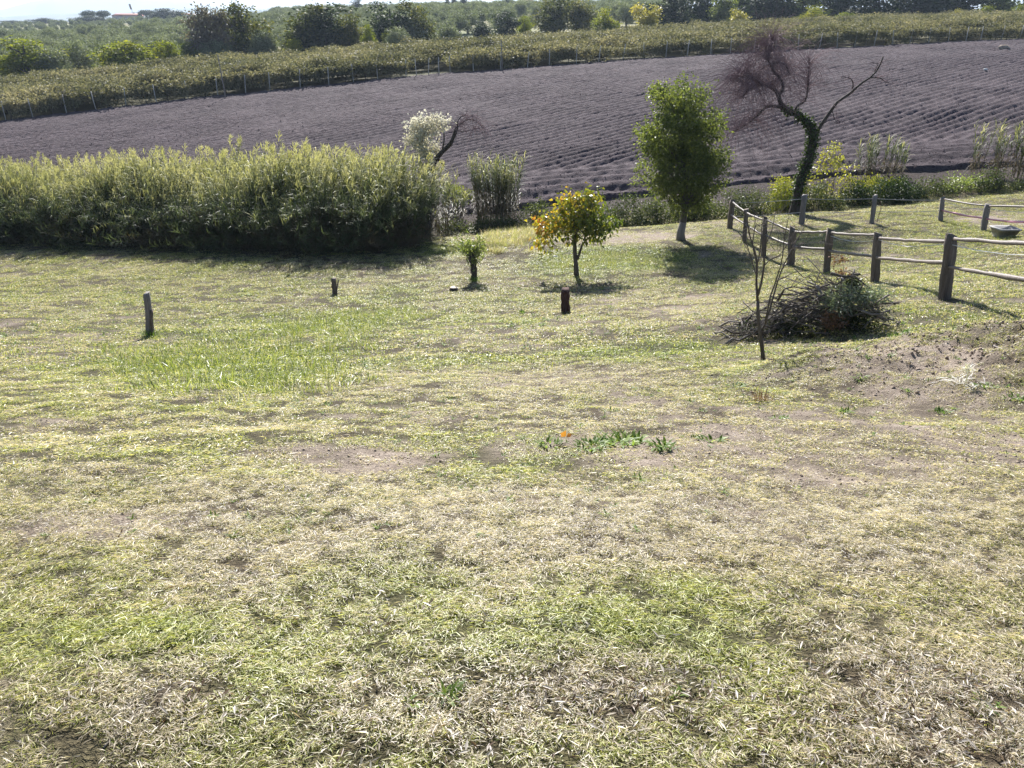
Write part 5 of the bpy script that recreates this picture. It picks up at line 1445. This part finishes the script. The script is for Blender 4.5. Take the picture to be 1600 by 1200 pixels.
# olive groves
r = np.random.default_rng(141)
olv, low = [], []
for gyv in np.arange(140, 900, 8.6):
    for gxv in np.arange(-620, 520, 8.6):
        x, y = gxv + 1.5 * r.normal() + 0.2 * gyv, gyv + 1.5 * r.normal()
        px = 800 + F_PX * x / (y / 1.08)
        if not (-40 < px < 1060): continue
        if y < field_back(x) + vine_depth(x) + 7: continue
        if r.random() < 0.25 + 0.45 * (fbm(np.array(x / 45), np.array(y / 45), 143) < 0.36): continue
        if px > 700 and y < 230: continue
        if px < 430 and y > 300 + 0.15 * px:
            if y < 640: low.append((y, x))
            continue
        olv.append((y, x))
olv.sort()
ONE = 150
for i, (y, x) in enumerate(olv[:ONE]):
    a, c = TV['olive'][r.integers(0, 4)]
    b = gp(x, y); b[2] = float(ground_z(x, y, False))
    t = empty('olive_tree', b, 'round grey green olive tree in the grove beyond the vineyard', 'tree', 'olive trees in the grove')
    mesh_child('trunk', a, t); mesh_child('crown', c, t)
    s_ = 0.5 + 0.2 * r.random(); t.scale = (s_ * 1.15, s_ * 1.15, s_); t.rotation_euler = (0, 0, r.random() * 6.28)
pr = np.array(olv[ONE:] + low); n = len(pr); osc = np.where(np.arange(n) < len(olv) - ONE, 0.5 + 0.22 * rng.random(n), 0.22 + 0.2 * rng.random(n))
def join_variant(v):
    return v[1]
oo = scatter('olive_grove', np.stack([pr[:, 1], pr[:, 0], ground_z(pr[:, 1], pr[:, 0], False)], 1), np.stack([np.zeros(n), np.zeros(n), rng.random(n) * 6.28], 1), osc, rng.integers(0, 4, n), [v[1] for v in TV['olive']])
tag(oo, 'distant olive groves covering the hillside as a grey green mass', 'olive grove', kind='stuff')

# ------------------------------------------------------------------ far houses
M['wall_lilac'] = plain_mat('grey_plaster', (0.42, 0.40, 0.40), (0.52, 0.50, 0.49), 0.4, 0.9)
M['wall_white'] = plain_mat('white_plaster', (0.70, 0.69, 0.66), (0.80, 0.79, 0.76), 0.4, 0.9)
M['roof_red'] = plain_mat('red_tiles', (0.38, 0.15, 0.10), (0.48, 0.22, 0.16), 0.8, 0.85)
M['glass_dark'] = plain_mat('window_glass', (0.04, 0.05, 0.06), None, 1.0, 0.15, 0.5)
def house(px, Y, wpx, top, wall_frac, wall, roof, label, rz=0.0, dep=9.0):
    b = gp(at(px, 40, Y)[0], Y); b[2] = float(ground_z(b[0], Y, False)); w = wpx * Y / 1.088 / F_PX
    H = at(px, top, Y)[2] - b[2]; h = H * wall_frac
    t = empty('house', b, label, 'house', 'far houses'); t.rotation_euler = (0, 0, rz)
    m = MB(); add_box(m, (0, 0, h / 2 - 0.5), w, dep, h + 1.0); wl = m.build('wall', M[wall], t)
    m = MB(); e, o_ = w / 2 + 0.5, dep / 2 + 0.5; q = 0.25
    V = [[-e, -o_, h + 0.01], [e, -o_, h + 0.01], [e, o_, h + 0.01], [-e, o_, h + 0.01], [-e, -o_, h + q], [e, -o_, h + q], [e, o_, h + q], [-e, o_, h + q], [-e * 0.8, 0, H], [e * 0.8, 0, H]]
    m.add(V, [[[0, 1, 5, 4], [1, 2, 6, 5], [2, 3, 7, 6], [3, 0, 4, 7], [4, 5, 9, 8], [6, 7, 8, 9], [3, 2, 1, 0]], [[5, 6, 9], [7, 4, 8]]]); rf = m.build('roof', M[roof], t)
    m = MB(); add_box(m, (e * 0.4, 0.8, H + 0.2), 0.7, 0.7, 1.6); m.build('chimney', M[wall], rf)
    for fl in range(max(1, int(h / 3))):
        nw = max(2, int(w / 4))
        for k in range(nw):
            xx = -w / 2 + w * (k + 0.5) / nw
            m = MB(); add_box(m, (xx, -dep / 2, 1.6 + 3 * fl), 1.2, 0.12, 1.5); wi = m.build('window', M['wall_white'], t)
            m = MB(); add_box(m, (xx, -dep / 2 - 0.05, 1.6 + 3 * fl), 1.0, 0.06, 1.3); m.build('pane', M['glass_dark'], wi)
house(203, 650, 42, 21, 0.66, 'wall_lilac', 'roof_red', 'large house with red tiled roof in the far village', 0.25, 14)
house(207, 560, 24, 34, 0.75, 'wall_white', 'wall_white', 'low white shed before the red roofed house', 0.1, 8)
house(174, 640, 14, 30, 0.7, 'wall_lilac', 'roof_red', 'small lilac house left of the red roofed house', -0.3, 9)
house(297, 700, 16, 21, 0.7, 'wall_white', 'roof_red', 'pale house with pink roof right of the dark village trees', 0.2, 9)
house(962, 560, 30, -1, 0.6, 'wall_white', 'roof_red', 'long white house with red roof on the olive hilltop', 0.1, 10)
house(934, 570, 18, 3, 0.7, 'wall_white', 'wall_white', 'small white building left of the long hilltop house', 0, 8)
house(822, 560, 20, -3, 0.6, 'wall_white', 'roof_red', 'white house on the hilltop left of the tall oak', 0.2, 9)
house(838, 565, 16, 2, 0.6, 'wall_white', 'wall_lilac', 'smaller pale house on the hilltop beside the tall oak', -0.2, 9)
# mast
b = gp(at(203, 40, 655)[0], 655); b[2] = float(ground_z(b[0], 655, False)); H = at(202, 6, 655)[2] - b[2]
t = empty('radio_mast', b, 'thin radio mast with aerials rising behind the red roofed house', 'mast')
m = MB(); add_tube(m, [[0, 8, 0], [0, 8, H * 0.7], [-1, 8, H]], [0.25, 0.22, 0.18], 6); m.build('pole', M['wire'], t)
for k in range(4):
    m = MB(); add_box(m, (-0.4 - 0.15 * k, 7.7, H * (0.72 + 0.08 * k)), 1.3, 0.4, 0.9); m.build('aerial', M['post_grey'], t)

# ------------------------------------------------------------------ haze
m, nt, out = new_mat('haze_air')
pv = nt.nodes.new('ShaderNodeVolumePrincipled')
pv.inputs['Color'].default_value = (0.66, 0.80, 1.0, 1)
pv.inputs['Density'].default_value = 0.00016
pv.inputs['Anisotropy'].default_value = 0.2
nt.links.new(pv.outputs[0], out.inputs['Volume'])
mb = MB(); add_box(mb, (0, 5900, 100), 26000, 12400, 900)
hz = mb.build('haze', m); tag(hz, 'thin pale blue autumn haze over the valley', 'haze', kind='stuff')
